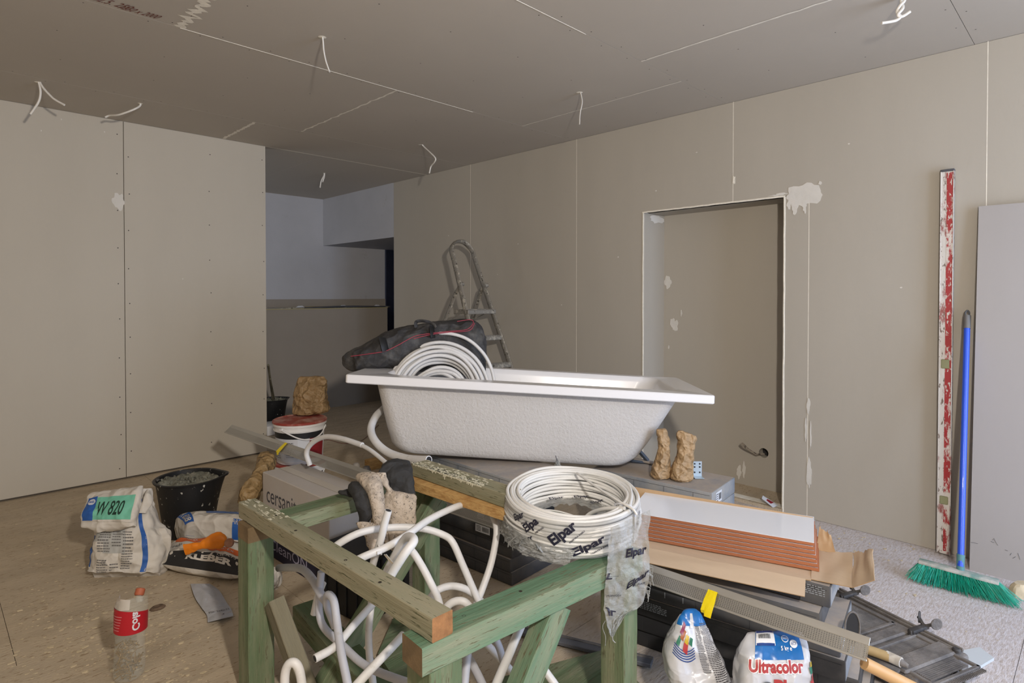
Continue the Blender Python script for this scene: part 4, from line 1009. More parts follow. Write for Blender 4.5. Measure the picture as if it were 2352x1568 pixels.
# ------------------------------------------------------------------ cartons and buckets behind the trestle
m_cers = mat('grey_white_carton', (188, 182, 177), .8, var=.05, vscale=3, dirt=(184, 174, 162), dscale=4, damt=.4, dsharp=.5)
m_cnavy = mat('navy_carton_band', (30, 30, 56), .6)
m_ctxt = mat('carton_text_grey', (74, 74, 80), .7)
a0 = at_z(603, 1083, .4); yc = R(-87.5)
Mb = Matrix.Translation((a0.x, a0.y, 0)) @ Matrix.Rotation(yc, 4, 'Z')       # x along the long side, -y face to the left
bx = thing('sanitaryware_carton', 'large pale grey carton with navy lower band behind the trestle', 'box', (a0.x, a0.y-.3, 0))
Lb, Wb, Hb = .63, .21, .4
mb = MB(Mb); mb.box((Lb/2, Wb/2, Hb/2+.0), (Lb, Wb, Hb-.001), m_cers, .003)
def cf(x, z, o_=.0008): return (x, -o_, z)
mb.add([cf(.002, .003, .0006), cf(Lb-.002, .003, .0006), cf(Lb-.002, .118, .0006), cf(.002, .118, .0006)], [[0, 1, 2, 3]], m_cnavy)
mb.text('cersanit', lambda u, v: cf(.045+.30*u, .262+.075*v-.0*u), m_ctxt)
mb.text('EGE  EGE  EGE', lambda u, v: cf(.05+.32*u, .205+.018*v), m_ctxt); mb.text('SANITARY CERAMICS', lambda u, v: cf(.05+.22*u, .188+.008*v), m_ctxt)
mb.text('CleanON', lambda u, v: cf(.08+.36*u, .040+.05*v), mat('pale_violet_print', (168, 166, 190), .6))
n = 28
mb.add([cf(.475+.026*math.cos(t*2*PI/n), .285+.026*math.sin(t*2*PI/n)) for t in range(n)]+[cf(.475+.023*math.cos(t*2*PI/n), .285+.023*math.sin(t*2*PI/n)) for t in range(n)], [[t, (t+1) % n, (t+1) % n+n, t+n] for t in range(n)], m_ctxt)
mb.text('8', lambda u, v: cf(.467+.016*u, .275+.022*v), m_ctxt)
mb.box((Lb/2, Wb/2, Hb+.0002), (Lb-.02, .0012, .0006), m_seam)
mb.build('carton', bx, smooth=30)
mb = MB(Mb); mb.box((Lb/2, Wb/2, Hb+.0009), (Lb-.01, .045, .0008), mat('clear_tape', (196, 188, 176), .3)); mb.build('packing_tape', bx, smooth=0)

m_pail = mat('white_bucket', (228, 226, 224), .4, dirt=(196, 188, 180), dscale=7, damt=.3, dsharp=.3)
m_lid = mat('dusty_red_lid', (150, 62, 52), .6, dirt=(186, 150, 138), dscale=9, damt=.45, dsharp=.2)
m_red = mat('deep_red_print', (142, 30, 38), .5); m_blk = mat('black_print', (32, 32, 34), .5)
def pail(z0, cx, cy, label, prints=True):
    t = thing('paint_bucket', label, 'bucket', (cx, cy, z0), 'white paint buckets stacked by the corner')
    mb = MB(); c = (cx, cy, z0)
    r0, r1, hh = .128, .142, .232
    mb.lathe([(r0, 0), (r0+.003, .004)]+[(r0+(r1-r0)*k/8, .232*k/8) for k in range(1, 7)]+[(.1405, .186), (.149, .188), (.149, .192), (.143, .194), (.143, .214), (.151, .216), (.151, .232)], m_pail, 48, c)
    fr = math.atan2(-FW.y, -FW.x)
    def cy_(a, z, o_=.0012):
        q = r0+(r1-r0)*z/.232+o_; th = fr+R(a); return Vector((cx+q*math.cos(th), cy+q*math.sin(th), z0+z))
    def pt(a0_, a1_, z0_, z1_, m, o_=.0012): mb.grid(lambda u, v: cy_(a0_+(a1_-a0_)*u, z0_+(z1_-z0_)*v, o_), 24, 2, m)
    if prints:
        pt(-80, 85, .150, .184, m_blk); pt(42, 88, .03, .150, m_red); pt(-80, 40, .02, .15, m_white, .0011); pt(-22, 14, .03, .148, mat('label_grey', (206, 206, 208), .5), .0016)
        mb.text('CE', lambda u, v: cy_(-12+16*u, .112+.018*v, .0022), m_blk, bold=.01)
        for k in range(9):
            pt(-70, -30-(k*7 % 9), .125-.011*k, .1275-.011*k, m_ctxt, .002)
        for k in range(6): pt(-16, 8-(k*5 % 7), .095-.010*k, .097-.010*k, m_ctxt, .0022)
    mb.build('bucket_body', t, smooth=40)
    mb = MB(); mb.lathe([(.146, .228), (.154, .230), (.154, .240), (.148, .243), (.144, .238), (.02, .2385), (.001, .2385)], m_lid, 48, c, cap0=True, cap1=True); mb.build('lid', t, smooth=35, label='dusty red lid')
    hp = smooth_path([cy_(-24, .205, .010), cy_(-5, .185, .012), cy_(20, .155, .014), cy_(45, .145, .014), cy_(70, .165, .012), cy_(92, .205, .010)], 6)
    mb = MB(); mb.tube(hp, .0042, m_pail, 8); mb.tube([cy_(-24, .205, .0), cy_(-24, .205, .013)], .009, m_pail, 10); mb.build('handle', t, smooth=50)
    return t
bc = at_z(689, 962, .548)
pail(.066, bc.x, bc.y, 'lower white bucket with red lid, mostly hidden behind the long profile')
pail(.308, bc.x, bc.y, 'upper white bucket with red lid carrying the brown paper bag')
mb = MB(); mb.box((bc.x, bc.y, .034), (.34, .30, .064), m_cardd, .003); setp(mb.build('flat_carton', smooth=30), 'flat brown carton under the two paint buckets', 'box')

m_kraft = mat('kraft_paper', (150, 124, 88), .55, var=.18, vscale=14, spec=.5, crumple=(24, .9))
m_kraft2 = mat('kraft_paper_light', (176, 146, 108), .6, var=.18, vscale=14, spec=.5, crumple=(30, .9))
def paper(name, rows, m, label, group=None, amp=.010, sc=13, seed=1, cat='paper bag', fac=.6, pw=2.6, smooth=24, **k):
    L = rows_loft(rows, 96, 84, amp*.5, sc*1.2, seed, .8, pw, **k); mb = MB(); L.into(mb, m); return setp(mb.build(name, smooth=smooth), label, cat, group)
dk = (at_z(715, 950, .553)-CAM).dot(FW)
paper('paper_bag', [prow(949, 675, 745, dk, .055), prow(940, 672, 757, dk, .065), prow(915, 675, 752, dk, .06), prow(890, 678, 750, dk, .05), prow(875, 682, 752, dk, .035), prow(864, 688, 745, dk, .02)], m_kraft,
      'crumpled brown paper bag standing on the white bucket lid', amp=.016, sc=11, seed=5)
dk = 3.0
paper('crumpled_paper', [prow(1148, 548, 592, dk, .05), prow(1125, 556, 600, dk, .06), prow(1095, 580, 612, dk+.05, .04), prow(1065, 590, 632, dk+.15, .05), prow(1045, 596, 630, dk+.2, .03)], mat('dull_kraft', (146, 120, 80), .6, var=.2, vscale=14, crumple=(24, .9)),
      'long crumpled brown paper sack on the floor left of the pale carton', amp=.014, sc=12, seed=8, cat='paper')

# ------------------------------------------------------------------ black bucket with rubble
m_blkp = mat('black_rubber', (30, 30, 31), .45, speck=(206, 202, 192), sscale=34, samt=.66)
m_mort = mat('dry_mortar', (150, 148, 132), .95, var=.35, vscale=22, bump=1.2, bscale=70, col2=(96, 96, 84))
def rubble_bucket(name, c, r0, r1, hh, label, spout=0, fill=.9, tag_=False):
    t = thing(name, label, 'bucket', c)
    def prf(inner):
        o_ = -.004 if inner else 0
        return [(r0+o_+(r1-r0)*k/10, (.004 if inner else 0)+hh*k/10) for k in range(11)]
    mb = MB(); vs = []
    def sp(x, th, z):
        d = math.cos(th-spout); return x*(1+(.16*max(0, d)**26)*(z/hh)**3)
    P = [(r0, 0), (r0+.003, .003)]+[(r0+(r1-r0)*k/10, hh*k/10) for k in range(1, 10)]+[(r1-.001, hh*.955), (r1+.010, hh*.965), (r1+.012, hh*.99), (r1+.006, hh), (r1-.004, hh*.99), (r1-.006, hh*.9), (r1-.012, hh*.75)]
    mb.grid(lambda u, v: (lambda q, th: Vector((c[0]+sp(q[0], th, q[1])*math.cos(th), c[1]+sp(q[0], th, q[1])*math.sin(th), c[2]+q[1])))(P[int(round(v*(len(P)-1)))], 2*PI*u), 56, len(P)-1, m_blkp, closeu=True)
    mb.add([Vector((c[0]+r0*math.cos(2*PI*i/56), c[1]+r0*math.sin(2*PI*i/56), c[2])) for i in range(56)], [list(range(56))[::-1]], m_blkp)
    if tag_:
        fr = math.atan2(-FW.y, -FW.x)+.12
        mb.grid(lambda u, v: Vector((c[0]+(r0*.72+r1*.28+.002+v*.002)*math.cos(fr+(u-.5)*.16), c[1]+(r0*.72+r1*.28+.002+v*.002)*math.sin(fr+(u-.5)*.16), c[2]+hh*(.22+.13*v))), 4, 2, m_white)
    mb.build('bucket_body', t, smooth=40)
    mb = MB(); rf = r1-.010
    mb.grid(lambda u, v: Vector((c[0]+rf*(1-v)*math.cos(2*PI*u), c[1]+rf*(1-v)*math.sin(2*PI*u), c[2]+hh*fill+.035*v*(1-v)*1.5+.022*noise.noise(Vector((math.cos(2*PI*u)*(1-v)*3, math.sin(2*PI*u)*(1-v)*3, 1)))+.012*facet(((1-v)*math.cos(2*PI*u), (1-v)*math.sin(2*PI*u), 0), 7, 2))), 56, 22, m_mort, closeu=True)
    rr = random.Random(3)
    for _ in range(60):
        q = rr.uniform(0, rf*.9); th = rr.uniform(0, 2*PI); p = Vector((c[0]+q*math.cos(th), c[1]+q*math.sin(th), c[2]+hh*fill+.018)); s = rr.uniform(.004, .013)
        mb.box((0, 0, 0), (s*1.6, s, s*.8), m_mort, s*.2, M=Matrix.Translation(p) @ Euler((rr.random()*3, rr.random()*3, rr.random()*3)).to_matrix().to_4x4())
    mb.build('mortar_rubble', t, smooth=30); return t
c = at_z(434, 1098, .29)
rubble_bucket('mortar_bucket', (c.x, c.y, 0), .120, .160, .30, 'black bucket full of dry mortar rubble beside the folded white sack', spout=math.atan2(RT.y, RT.x)+.45, tag_=True)
c2 = at_z(642, 918, .24)
t = rubble_bucket('mortar_bucket', (c2.x-.04, c2.y+.06, .0), .10, .135, .25, 'small black bucket with a trowel handle in the alcove entrance')
mb = MB(); mb.tube([at_z(627, 920, .24), at_d(616, 838, 5.2)], .010, m_old, 8); mb.tube([at_z(631, 918, .24), at_d(621, 870, 5.2)], .006, m_old, 8)
setp(mb.build('wooden_stick', smooth=40), 'thin wooden sticks standing in the small bucket in the alcove', 'stick')
mb = MB(); q = at_z(622, 972, .09); mb.box((q.x, q.y, .045), (.16, .22, .09), m_pail, .01, segs=2); setp(mb.build('white_tub', smooth=40), 'white tub half hidden by the left wall edge', 'tub')

# black crate seen under the back rail
t = thing('black_crate', 'black plastic crate on the floor under the back rail', 'crate', (1.31, 2.18, 0))
mb = MB(Matrix.Translation((1.31, 2.18, 0)) @ Matrix.Rotation(R(8), 4, 'Z')); m_crate = mat('black_plastic', (16, 16, 17), .55)
mb.box((0, 0, .125), (.25, .27, .25), m_crate, .012, segs=2)
for k in range(4): mb.box((-.127, -.10+.065*k, .12), (.008, .012, .22), m_crate, .002)
for k in range(4): mb.box((-.09+.06*k, -.137, .12), (.012, .008, .22), m_crate, .002)
mb.box((0, 0, .245), (.27, .29, .018), m_crate, .004)
mb.build('crate_body', t, smooth=30)

# ------------------------------------------------------------------ leather gloves over the back rail
m_lea = mat('dirty_leather', (190, 176, 160), .85, dirt=(84, 80, 76), dscale=11, damt=.43, dsharp=.22, bump=.5, bscale=60, speck=(96, 90, 84), sscale=160, samt=.60, crumple=(34, .35))
m_cuff = mat('black_cuff', (44, 44, 45), .8, var=.3, vscale=20, crumple=(22, .5))
def body(mb, rows, m, amp=.009, sc=15, seed=1, pw=2.2, n=36, v=30): L = rows_loft(rows, n, v, amp, sc, seed, .35, pw); L.into(mb, m); return L
g1 = thing('work_glove', 'light leather work glove with black cuff hanging nearest the chipboard strip', 'glove', at_d(915, 1180, 2.0), 'leather gloves over the back rail')
mb = MB(); body(mb, [prow(1136, 893, 953, 1.97, .010), prow(1115, 890, 951, 1.985, .016), prow(1088, 884, 947, 2.0, .020), prow(1072, 878, 944, 2.03, .022), prow(1064, 886, 940, 2.06, .014)], m_cuff, seed=3)
body(mb, [prow(1100, 862, 892, 2.0, .010), prow(1082, 872, 900, 2.0, .016), prow(1070, 880, 920, 2.02, .018), prow(1066, 890, 915, 2.03, .01)], m_cuff, seed=7)
mb.build('cuff', g1, smooth=50)
mb = MB(); body(mb, [prow(1250, 905, 918, 1.93, .006), prow(1238, 898, 930, 1.935, .012), prow(1212, 886, 948, 1.945, .016), prow(1185, 880, 955, 1.95, .018), prow(1155, 877, 955, 1.955, .019), prow(1137, 882, 953, 1.96, .014), prow(1126, 886, 905, 1.965, .010), prow(1105, 876, 890, 1.965, .010), prow(1086, 862, 884, 1.975, .008)], m_lea, seed=5)
mb.build('hand_part', g1, smooth=50)
mb = MB()
for k, (x0, y0, x1, y1, r) in enumerate([(902, 1225, 903, 1262, .011), (918, 1232, 912, 1268, .011), (930, 1228, 924, 1262, .011), (886, 1215, 893, 1250, .011)]):
    mb.tube(smooth_path([at_d(x0, y0, 1.945), at_d((x0+x1)/2-2, (y0+y1)/2, 1.94), at_d(x1, y1, 1.945)], 5), [r]*9+[r*.8, r*.5], m_lea, 10)
mb.build('fingers', g1, smooth=50)
g2 = thing('work_glove', 'light leather work glove rolled over the cut end of the back rail', 'glove', at_d(850, 1180, 1.98), 'leather gloves over the back rail')
mb = MB(); body(mb, [prow(1203, 824, 842, 1.90, .010), prow(1180, 822, 855, 1.905, .018), prow(1155, 815, 852, 1.915, .022), prow(1132, 806, 847, 1.93, .024), prow(1120, 800, 840, 1.95, .02), prow(1111, 806, 830, 1.97, .012)], m_cuff, seed=9)
body(mb, [prow(1140, 800, 812, 1.96, .006), prow(1134, 782, 815, 1.97, .008), prow(1128, 776, 812, 1.98, .008), prow(1122, 795, 815, 1.985, .004)], m_cuff, seed=12)
mb.build('cuff', g2, smooth=50)
mb = MB(); body(mb, [prow(1212, 862, 882, 1.90, .010), prow(1190, 858, 884, 1.90, .018), prow(1160, 852, 882, 1.905, .020), prow(1130, 842, 880, 1.915, .022), prow(1108, 826, 877, 1.94, .024), prow(1096, 818, 868, 1.97, .020), prow(1090, 824, 858, 1.99, .008)], m_lea, amp=.005, seed=6)
body(mb, [prow(1262, 852, 870, 1.86, .008), prow(1240, 842, 872, 1.865, .015), prow(1215, 828, 868, 1.875, .018), prow(1200, 820, 856, 1.885, .014)], m_lea, seed=16)
mb.build('hand_part', g2, smooth=50)
mb = MB(); mb.tube(smooth_path([at_d(866, 1215, 1.885), at_d(872, 1245, 1.88), at_d(882, 1262, 1.88)], 5), .011, m_lea, 10); mb.tube(smooth_path([at_d(850, 1240, 1.865), at_d(856, 1260, 1.86), at_d(864, 1275, 1.86)], 5), .011, m_lea, 10)
mb.build('fingers', g2, smooth=50)

# ------------------------------------------------------------------ sacks on the left
m_sack = mat('white_paper_sack', (206, 200, 190), .7, var=.06, vscale=8, crumple=(11, .45), dirt=(176, 164, 146), dscale=6, damt=.3, dsharp=.3)
m_blue = mat('sack_blue', (40, 92, 168), .6, var=.15, vscale=12); m_teal = mat('sack_teal', (112, 186, 160), .6, var=.08, vscale=12); m_bluegrey = mat('sack_faded_blue', (86, 108, 152), .7, var=.2, vscale=16, dirt=(150, 150, 160), dscale=9, damt=.4)
m_orange = mat('sack_orange', (214, 104, 48), .7, var=.12, vscale=12, dirt=(206, 150, 110), dscale=14, damt=.3); m_sblack = mat('sack_black', (34, 34, 36), .6, var=.3, vscale=12, dirt=(84, 80, 74), dscale=10, damt=.3)
m_stxt = mat('sack_grey_print', (112, 110, 108), .7)
def para(L, mb, u0, u1, v0, v1, m=None, lines=8, off=.0014, seed=0):
    rr = random.Random(seed)
    for k in range(lines):
        va = v1-(v1-v0)*k/lines; e = u1-(u1-u0)*rr.uniform(0, .25); x = u0
        while x < e:
            w_ = rr.uniform(.08, .22)*(u1-u0); L.patch(mb, x, min(e, x+w_), va-(v1-v0)/lines*.45, va, m or m_stxt, off, 3, 1); x += w_+.03*(u1-u0)
sk = thing('plaster_sack', 'white sack with blue and green panel, its top folded over, standing on the floor', 'sack', at_z(290, 1325, 0))
db = (at_z(290, 1322, 0)-CAM).dot(FW)
mb = MB(); L = rows_loft([(at_z(214, 1326, .002), at_z(366, 1322, .002), .085), prow(1312, 214, 372, db+.005, .095), prow(1275, 219, 382, db+.02, .10), prow(1240, 226, 378, db+.03, .095), prow(1205, 234, 362, db+.05, .08), prow(1165, 240, 352, db+.07, .06), prow(1135, 262, 346, db+.09, .04), prow(1122, 300, 344, db+.10, .02)],
                         84, 72, .017, 9, 21, .6, 3.0)
L.into(mb, m_sack)
L.patch(mb, .915, .945, .18, .80, m_blue); L.patch(mb, .50, .545, .22, .48, m_blue); L.patch(mb, .56, .64, .44, .56, mat('sack_grey_panel', (176, 176, 172), .8), .001); L.patch(mb, .64, .80, .36, .60, mat('sack_grey_panel', (176, 176, 172), .8), .001)
para(L, mb, .60, .70, .36, .55, lines=10, seed=2); para(L, mb, .70, .78, .40, .58, lines=9, seed=3); para(L, mb, .78, .86, .20, .52, lines=14, seed=4); para(L, mb, .62, .70, .12, .30, lines=8, seed=5); para(L, mb, .71, .77, .18, .26, lines=3, seed=6)
L.patch(mb, .70, .765, .062, .11, m_stxt); L.words(mb, 'A+', .735, .76, .07, .10, m_sack, .002, bold=.03); L.words(mb, 'CE', .655, .685, .255, .29, m_stxt); L.patch(mb, .78, .81, .065, .09, m_blk)
for k in range(3): L.words(mb, 'EN', .58+.05*k, .61+.05*k, .10+.03*(k % 2), .13+.03*(k % 2), m_stxt)
mb.build('sack_body', sk, smooth=32)
mb = MB(); df = db-.03
q_ = lambda l, r, dd, th: (at_d(l[0], l[1], df+dd), at_d(r[0], r[1], df+dd), th)
F2 = rows_loft([q_((222, 1221), (285, 1216), -.03, .008), q_((190, 1209), (306, 1208), -.03, .022), q_((187, 1200), (313, 1200), -.02, .032), q_((192, 1178), (318, 1172), .0, .034), q_((199, 1156), (324, 1145), .03, .030), q_((205, 1138), (329, 1124), .05, .020), q_((212, 1131), (329, 1115), .06, .008)], 80, 60, .012, 10, 30, .55, 3.2)
F2.into(mb, m_sack)
F2.patch(mb, .535, .635, .36, .74, m_blue); F2.patch(mb, .635, .97, .38, .72, m_teal)
mb.grid(lambda u, v: F2.S(.588+.036*v*math.cos(2*PI*u), .64+.06*v*math.sin(2*PI*u), .0022), 28, 2, m_white)
F2.words(mb, 'ARDEX', .560, .616, .615, .665, m_blue, .003, bold=.03); F2.words(mb, 'W 820', .665, .90, .44, .62, mat('dark_green_print', (26, 54, 44), .5), .002, bold=.015, shear=.25)
mb.build('folded_top', sk, smooth=32)
mb = MB(); ll = rows_loft([prow(1290, 372, 378, db+.02, .004), prow(1262, 366, 390, db+.03, .01), prow(1235, 362, 392, db+.04, .012), prow(1212, 360, 380, db+.05, .006)], 28, 20, .006, 18, 14, .5, 2.2); ll.into(mb, m_sack); mb.build('sack_ear', sk, smooth=32)
mb = MB(); ll = rows_loft([prow(1178, 316, 334, db+.0, .012), prow(1150, 330, 347, db+.02, .02), prow(1125, 338, 344, db+.05, .008)], 28, 20, .006, 18, 15, .5, 2.2); ll.into(mb, m_sack); mb.build('side_fold', sk, smooth=32)

def flat_sack(name, P, Hh, label, seed, prints, m, amp=.010, round_=.5, cat='sack'):
    """P: four ground corners near-left, near-right, far-right, far-left; a plump sack lying on the floor"""
    P = [Vector(p) for p in P]; t = thing(name, label, cat, sum(P, Vector())/4)
    def S(u, v, off=0, side=1):
        u_ = max(0, min(1, u)); v_ = max(0, min(1, v)); e = (1-abs(2*u_-1)**3.2)**round_*(1-abs(2*v_-1)**3.0)**round_
        q = P[0]*(1-u_)*(1-v_)+P[1]*u_*(1-v_)+P[2]*u_*v_+P[3]*(1-u_)*v_
        k = ridge((u_*3, v_*2, seed), 1.3, seed)*.6+(facet((u_*3, v_*2, seed), 1.6, seed)*2-.6)*.4
        return q+Vector((0, 0, (Hh*.45+Hh*.55*e*side if side > 0 else Hh*.45*(1-e))+(amp*k*e if side > 0 else 0)+off))
    mb = MB(); mb.grid(lambda u, v: S(u, v), 60, 48, m); mb.grid(lambda u, v: S(u, v, 0, -1), 60, 48, m, flip=True)
    prints(mb, S); mb.build('sack_body', t, smooth=32); return t, S
def P_(mb, S, u0, u1, v0, v1, m, off=.0015, n=16, sk_=0): mb.grid(lambda a, b: S(u0+(u1-u0)*a+sk_*b, v0+(v1-v0)*b, off), n, n, m)
def T_(mb, S, s, u0, u1, v0, v1, m, off=.003, **k): mb.text(s, lambda a, b: S(u0+(u1-u0)*a, v0+(v1-v0)*b, off), m, **k)
cA = [at_z(424, 1268, 0), at_z(570, 1282, 0), at_z(604, 1250, 0), at_z(400, 1250, 0)]
def prA(mb, S):
    P_(mb, S, .36, 1, .50, .97, m_bluegrey); P_(mb, S, .75, 1, .0, .20, m_blue); P_(mb, S, .02, .16, .0, .95, m_blue)
    T_(mb, S, 'ARDEX', .74, .97, .05, .17, m_sack); T_(mb, S, 'A 828', .45, .8, .62, .72, m_sack, bold=.0); T_(mb, S, 'ALLZWECK', .68, .95, .78, .9, m_sack)
    mb.text('A 828', lambda a, b: S(.03+.10*b, .75-.66*a, .003), m_sack, bold=.02)
flat_sack('plaster_sack', cA, .185, 'white and blue sack lying flat behind the crushed orange bag', 3, prA, m_sack, .006, .22)
cK = [at_z(373, 1322, 0), at_z(556, 1350, 0), at_z(600, 1290, 0), at_z(395, 1272, 0)]
def prK(mb, S):
    P_(mb, S, 0, 1, 0, .22, m_sblack); P_(mb, S, .08, .42, .62, .82, m_orange); P_(mb, S, .45, .95, .30, .44, m_orange); P_(mb, S, .5, .97, .80, .96, mat('inner_brown', (150, 112, 88), .9)); P_(mb, S, .04, .44, .84, .90, m_sblack)
    T_(mb, S, 'ARDEX', .20, .34, .68, .76, m_sack, bold=.01); T_(mb, S, 'KLEBER', .28, .86, .045, .135, m_sack, bold=.05); T_(mb, S, 'FLIESEN', .62, .88, .17, .215, m_sack); T_(mb, S, 'PREMIUM', .08, .34, .36, .44, m_ctxt); T_(mb, S, 'ARDEX', .6, .82, .34, .40, m_sack)
    for k in range(6): P_(mb, S, .42, .70-.02*k, .56+.04*k, .575+.04*k, m_stxt)
flat_sack('adhesive_sack', cK, .115, 'open black, white and orange adhesive sack lying in front', 8, prK, m_sack, .016, .45)
paper('sack_scrap', [(at_z(612, 1326, .002), at_z(640, 1326, .002), .03), (at_z(606, 1330, .03), at_z(648, 1330, .03), .045), (at_z(604, 1325, .08), at_z(640, 1325, .08), .04), (at_z(606, 1322, .115), at_z(622, 1322, .115), .02)], m_sack, 'crumpled end of white sack showing right of the left leg', amp=.012, sc=16, seed=19, cat='sack')
# orange squeezed bottle with its cork-coloured cap
m_or = mat('orange_plastic', (226, 128, 24), .35, bump=.3, bscale=30)
ob = thing('orange_bag', 'crushed orange plastic bag with a round brown cap lying on the sacks', 'bag', at_d(480, 1262, 2.66))
mb = MB(); L = Loft([((0, 0, 0), .022, .006, 0, 2), ((0, 0, .05), .018, .010, 0, 2), ((0, .0, .10), .014, .012, 0, 2), ((0, .004, .16), .028, .020, 0, 2), ((0, 0.004, .21), .032, .022, 0, 2), ((0, 0, .24), .018, .016, 0, 2), ((0, 0, .25), .004, .004, 0, 2)], 36, 40, .004, 26, 3, .4)
po, qo = at_d(424, 1262, 2.66), at_d(520, 1236, 2.68); Mo = orient(qo-po, (0, 0, 1), po); Mo = Mo @ Matrix(((0, 0, 1, 0), (0, 1, 0, 0), (1, 0, 0, 0), (0, 0, 0, 1))); Mo = Mo @ Matrix.Diagonal((1.15, 1, -(-(qo-po).length/.25), 1))
L.into(mb, m_or, M=Mo); mb.build('bag_body', ob, smooth=50)
mb = MB(); q = at_d(529, 1246, 2.62); mb.lathe([(.001, 0), (.017, 0), (.019, .004), (.019, .018), (.015, .021), (.001, .019)], mat('cork_brown', (158, 112, 88), .7, var=.2, vscale=40), 20, (0, 0, 0), M=Matrix.Translation(q) @ Euler((R(70), 0, YAW-PI/2)).to_matrix().to_4x4()); mb.build('cap', ob, smooth=40)
# grey flattened bag on the floor
def strip(mb, LL, RR, zf, m, nu=14, nv=30, off=0, rg=.004, seed=0):
    LL = smooth_path([(a, b, 0) for a, b in LL], 6); RR = smooth_path([(a, b, 0) for a, b in RR], 6)
    def f(u, v, o_=0):
        x = v*(len(LL)-1); i = min(len(LL)-2, int(x)); q = LL[i].lerp(LL[i+1], x-i).lerp(RR[i].lerp(RR[i+1], x-i), u)
        return at_z(q.x, q.y, zf(u, v)+o_+rg*ridge((u*2, v*5, seed), 1.2, seed))
    mb.grid(lambda u, v: f(u, v), nu, nv, m, flip=True); mb.grid(lambda u, v: f(u, v, -.0015), nu, nv, m); return f
m_gb = mat('grey_plastic_bag', (176, 178, 184), .35, var=.08, vscale=12, bump=.4, bscale=20)
mb = MB(); f = strip(mb, [(437, 1340), (448, 1372), (463, 1395), (475, 1412), (477, 1429)], [(482, 1340), (503, 1355), (520, 1382), (532, 1400), (536, 1414)], lambda u, v: .010+.014*math.sin(PI*u), m_gb, rg=.006, seed=4)
mb.text('PSK 2x40/11', lambda a, b: f(.12+.8*a, .72-.05*b, .004), m_ctxt); mb.text('1', lambda a, b: f(.62+.05*a, .84-.03*b, .004), m_ctxt)
setp(mb.build('plastic_bag', smooth=50), 'flattened grey plastic bag with faint print on the floor', 'plastic bag')

# ------------------------------------------------------------------ cut cola bottle with screws
m_pet = mat('clear_bottle', (214, 216, 206), .1, alpha=.20, spec=.8, bump=.15, bscale=10)
m_cola = mat('cola_label_red', (176, 24, 38), .4); m_rust = mat('brass_screws', (150, 122, 74), .45, metal=.3)
bb = at_z(296, 1556, 0); bt = thing('drink_bottle', 'clear cut-open cola bottle holding screws, on the floor by the left leg', 'bottle', bb)
def bp(th, z, r, o_=0): return Vector((bb.x+.012*z/.3+(r+o_)*math.cos(th), bb.y+(r+o_)*math.sin(th), z))
frb = math.atan2(-FW.y, -FW.x)
prof = [(.001, .004), (.030, .003), (.043, .010), (.047, .03), (.047, .06), (.045, .09), (.043, .13), (.0465, .16), (.0485, .19), (.0485, .235), (.047, .262)]
mb = MB()
def ptop(th): return .262+.022*math.sin(th*1-frb+1.0)
mb.grid(lambda u, v: (lambda x: bp(2*PI*u, (prof[int(x)][1]*(1-(x % 1))+prof[min(10, int(x)+1)][1]*(x % 1)) if x < 9 else (.235+(ptop(2*PI*u)-.235)*(x-9)), prof[int(x)][0]*(1-(x % 1))+prof[min(10, int(x)+1)][0]*(x % 1)))(v*9.999), 44, 40, m_pet, closeu=True)
mb.build('bottle_body', bt, smooth=60)
mb = MB(); mb.grid(lambda u, v: bp(frb+R(-105)+R(220)*u, .172+(.062+.018*math.sin(u*3+.4)*(v))*v-.012*u, .0492), 48, 6, m_cola)
def lb(a, z, o_=.0506): return bp(frb+R(a), z, o_)
mb.text('Cola', lambda u, v: lb(36+26*v*1.0, .176+.062*u), m_white, bold=.03)
for k in range(6): mb.grid(lambda u, v: lb(-70+70*u-k*2, .225-.009*k+.003*v, .0500), 12, 1, mat('label_pink', (206, 120, 124), .5))
mb.build('label', bt, smooth=60, label='red cola label')
rr = random.Random(12); mb = MB()
for _ in range(150):
    th, q, z = rr.uniform(0, 2*PI), .040*math.sqrt(rr.random()), rr.uniform(.012, .118); c0 = bp(th, z, q*(.9)); d_ = Vector((rr.gauss(0, 1), rr.gauss(0, 1), rr.gauss(0, .6))).normalized()*.013
    d_ = Vector((d_.x, d_.y, d_.z)); p1, p2 = c0-d_, c0+d_
    ok = all(((p.x-bb.x)**2+(p.y-bb.y)**2) < .041**2 for p in (p1, p2))
    if ok: mb.tube([p1, p2], .0015, m_rust, 5); mb.tube([p2, p2+d_*.12], [.0015, .0032], m_rust, 6)
setp(mb.build('screws', bt, smooth=40, kind='stuff'), 'brass screws filling the bottle')
mb = MB()   # torn shoulder and neck
mb.grid(lambda u, v: bp(frb+R(-95)+R(120)*u, .247+.035*v*(1-.2*u), .048-.012*v+.004*noise.noise(Vector((u*3, v*2, 0)))), 20, 8, mat('torn_label_back', (196, 186, 176), .6)); mb.build('torn_shoulder', bt, smooth=60)
mb = MB(); nk = lb(66, .285, .036); mb.lathe([(.012, -.004), (.0145, 0), (.0145, .016), (.012, .018), (.010, .012)], mat('brown_cap', (168, 92, 62), .6), 16, (0, 0, 0), M=Matrix.Translation(nk) @ Euler((R(-25), R(25), 0)).to_matrix().to_4x4()); mb.tube([lb(66, .262, .042), nk], .011, m_pet, 12); mb.build('neck', bt, smooth=40)
q = at_z(362, 1397, 0); mb = MB(); mb.lathe([(.028, 0), (.030, .004), (.022, .010), (.012, .008), (.001, .006)], mat('dark_knot', (112, 92, 74), .9, var=.3, vscale=40, bump=.6, bscale=80), 14, (q.x, q.y, 0), sx=1.0, sy=.72)
setp(mb.build('mortar_lump', smooth=60), 'small brown mortar lump on the floor behind the cola bottle', 'lump')

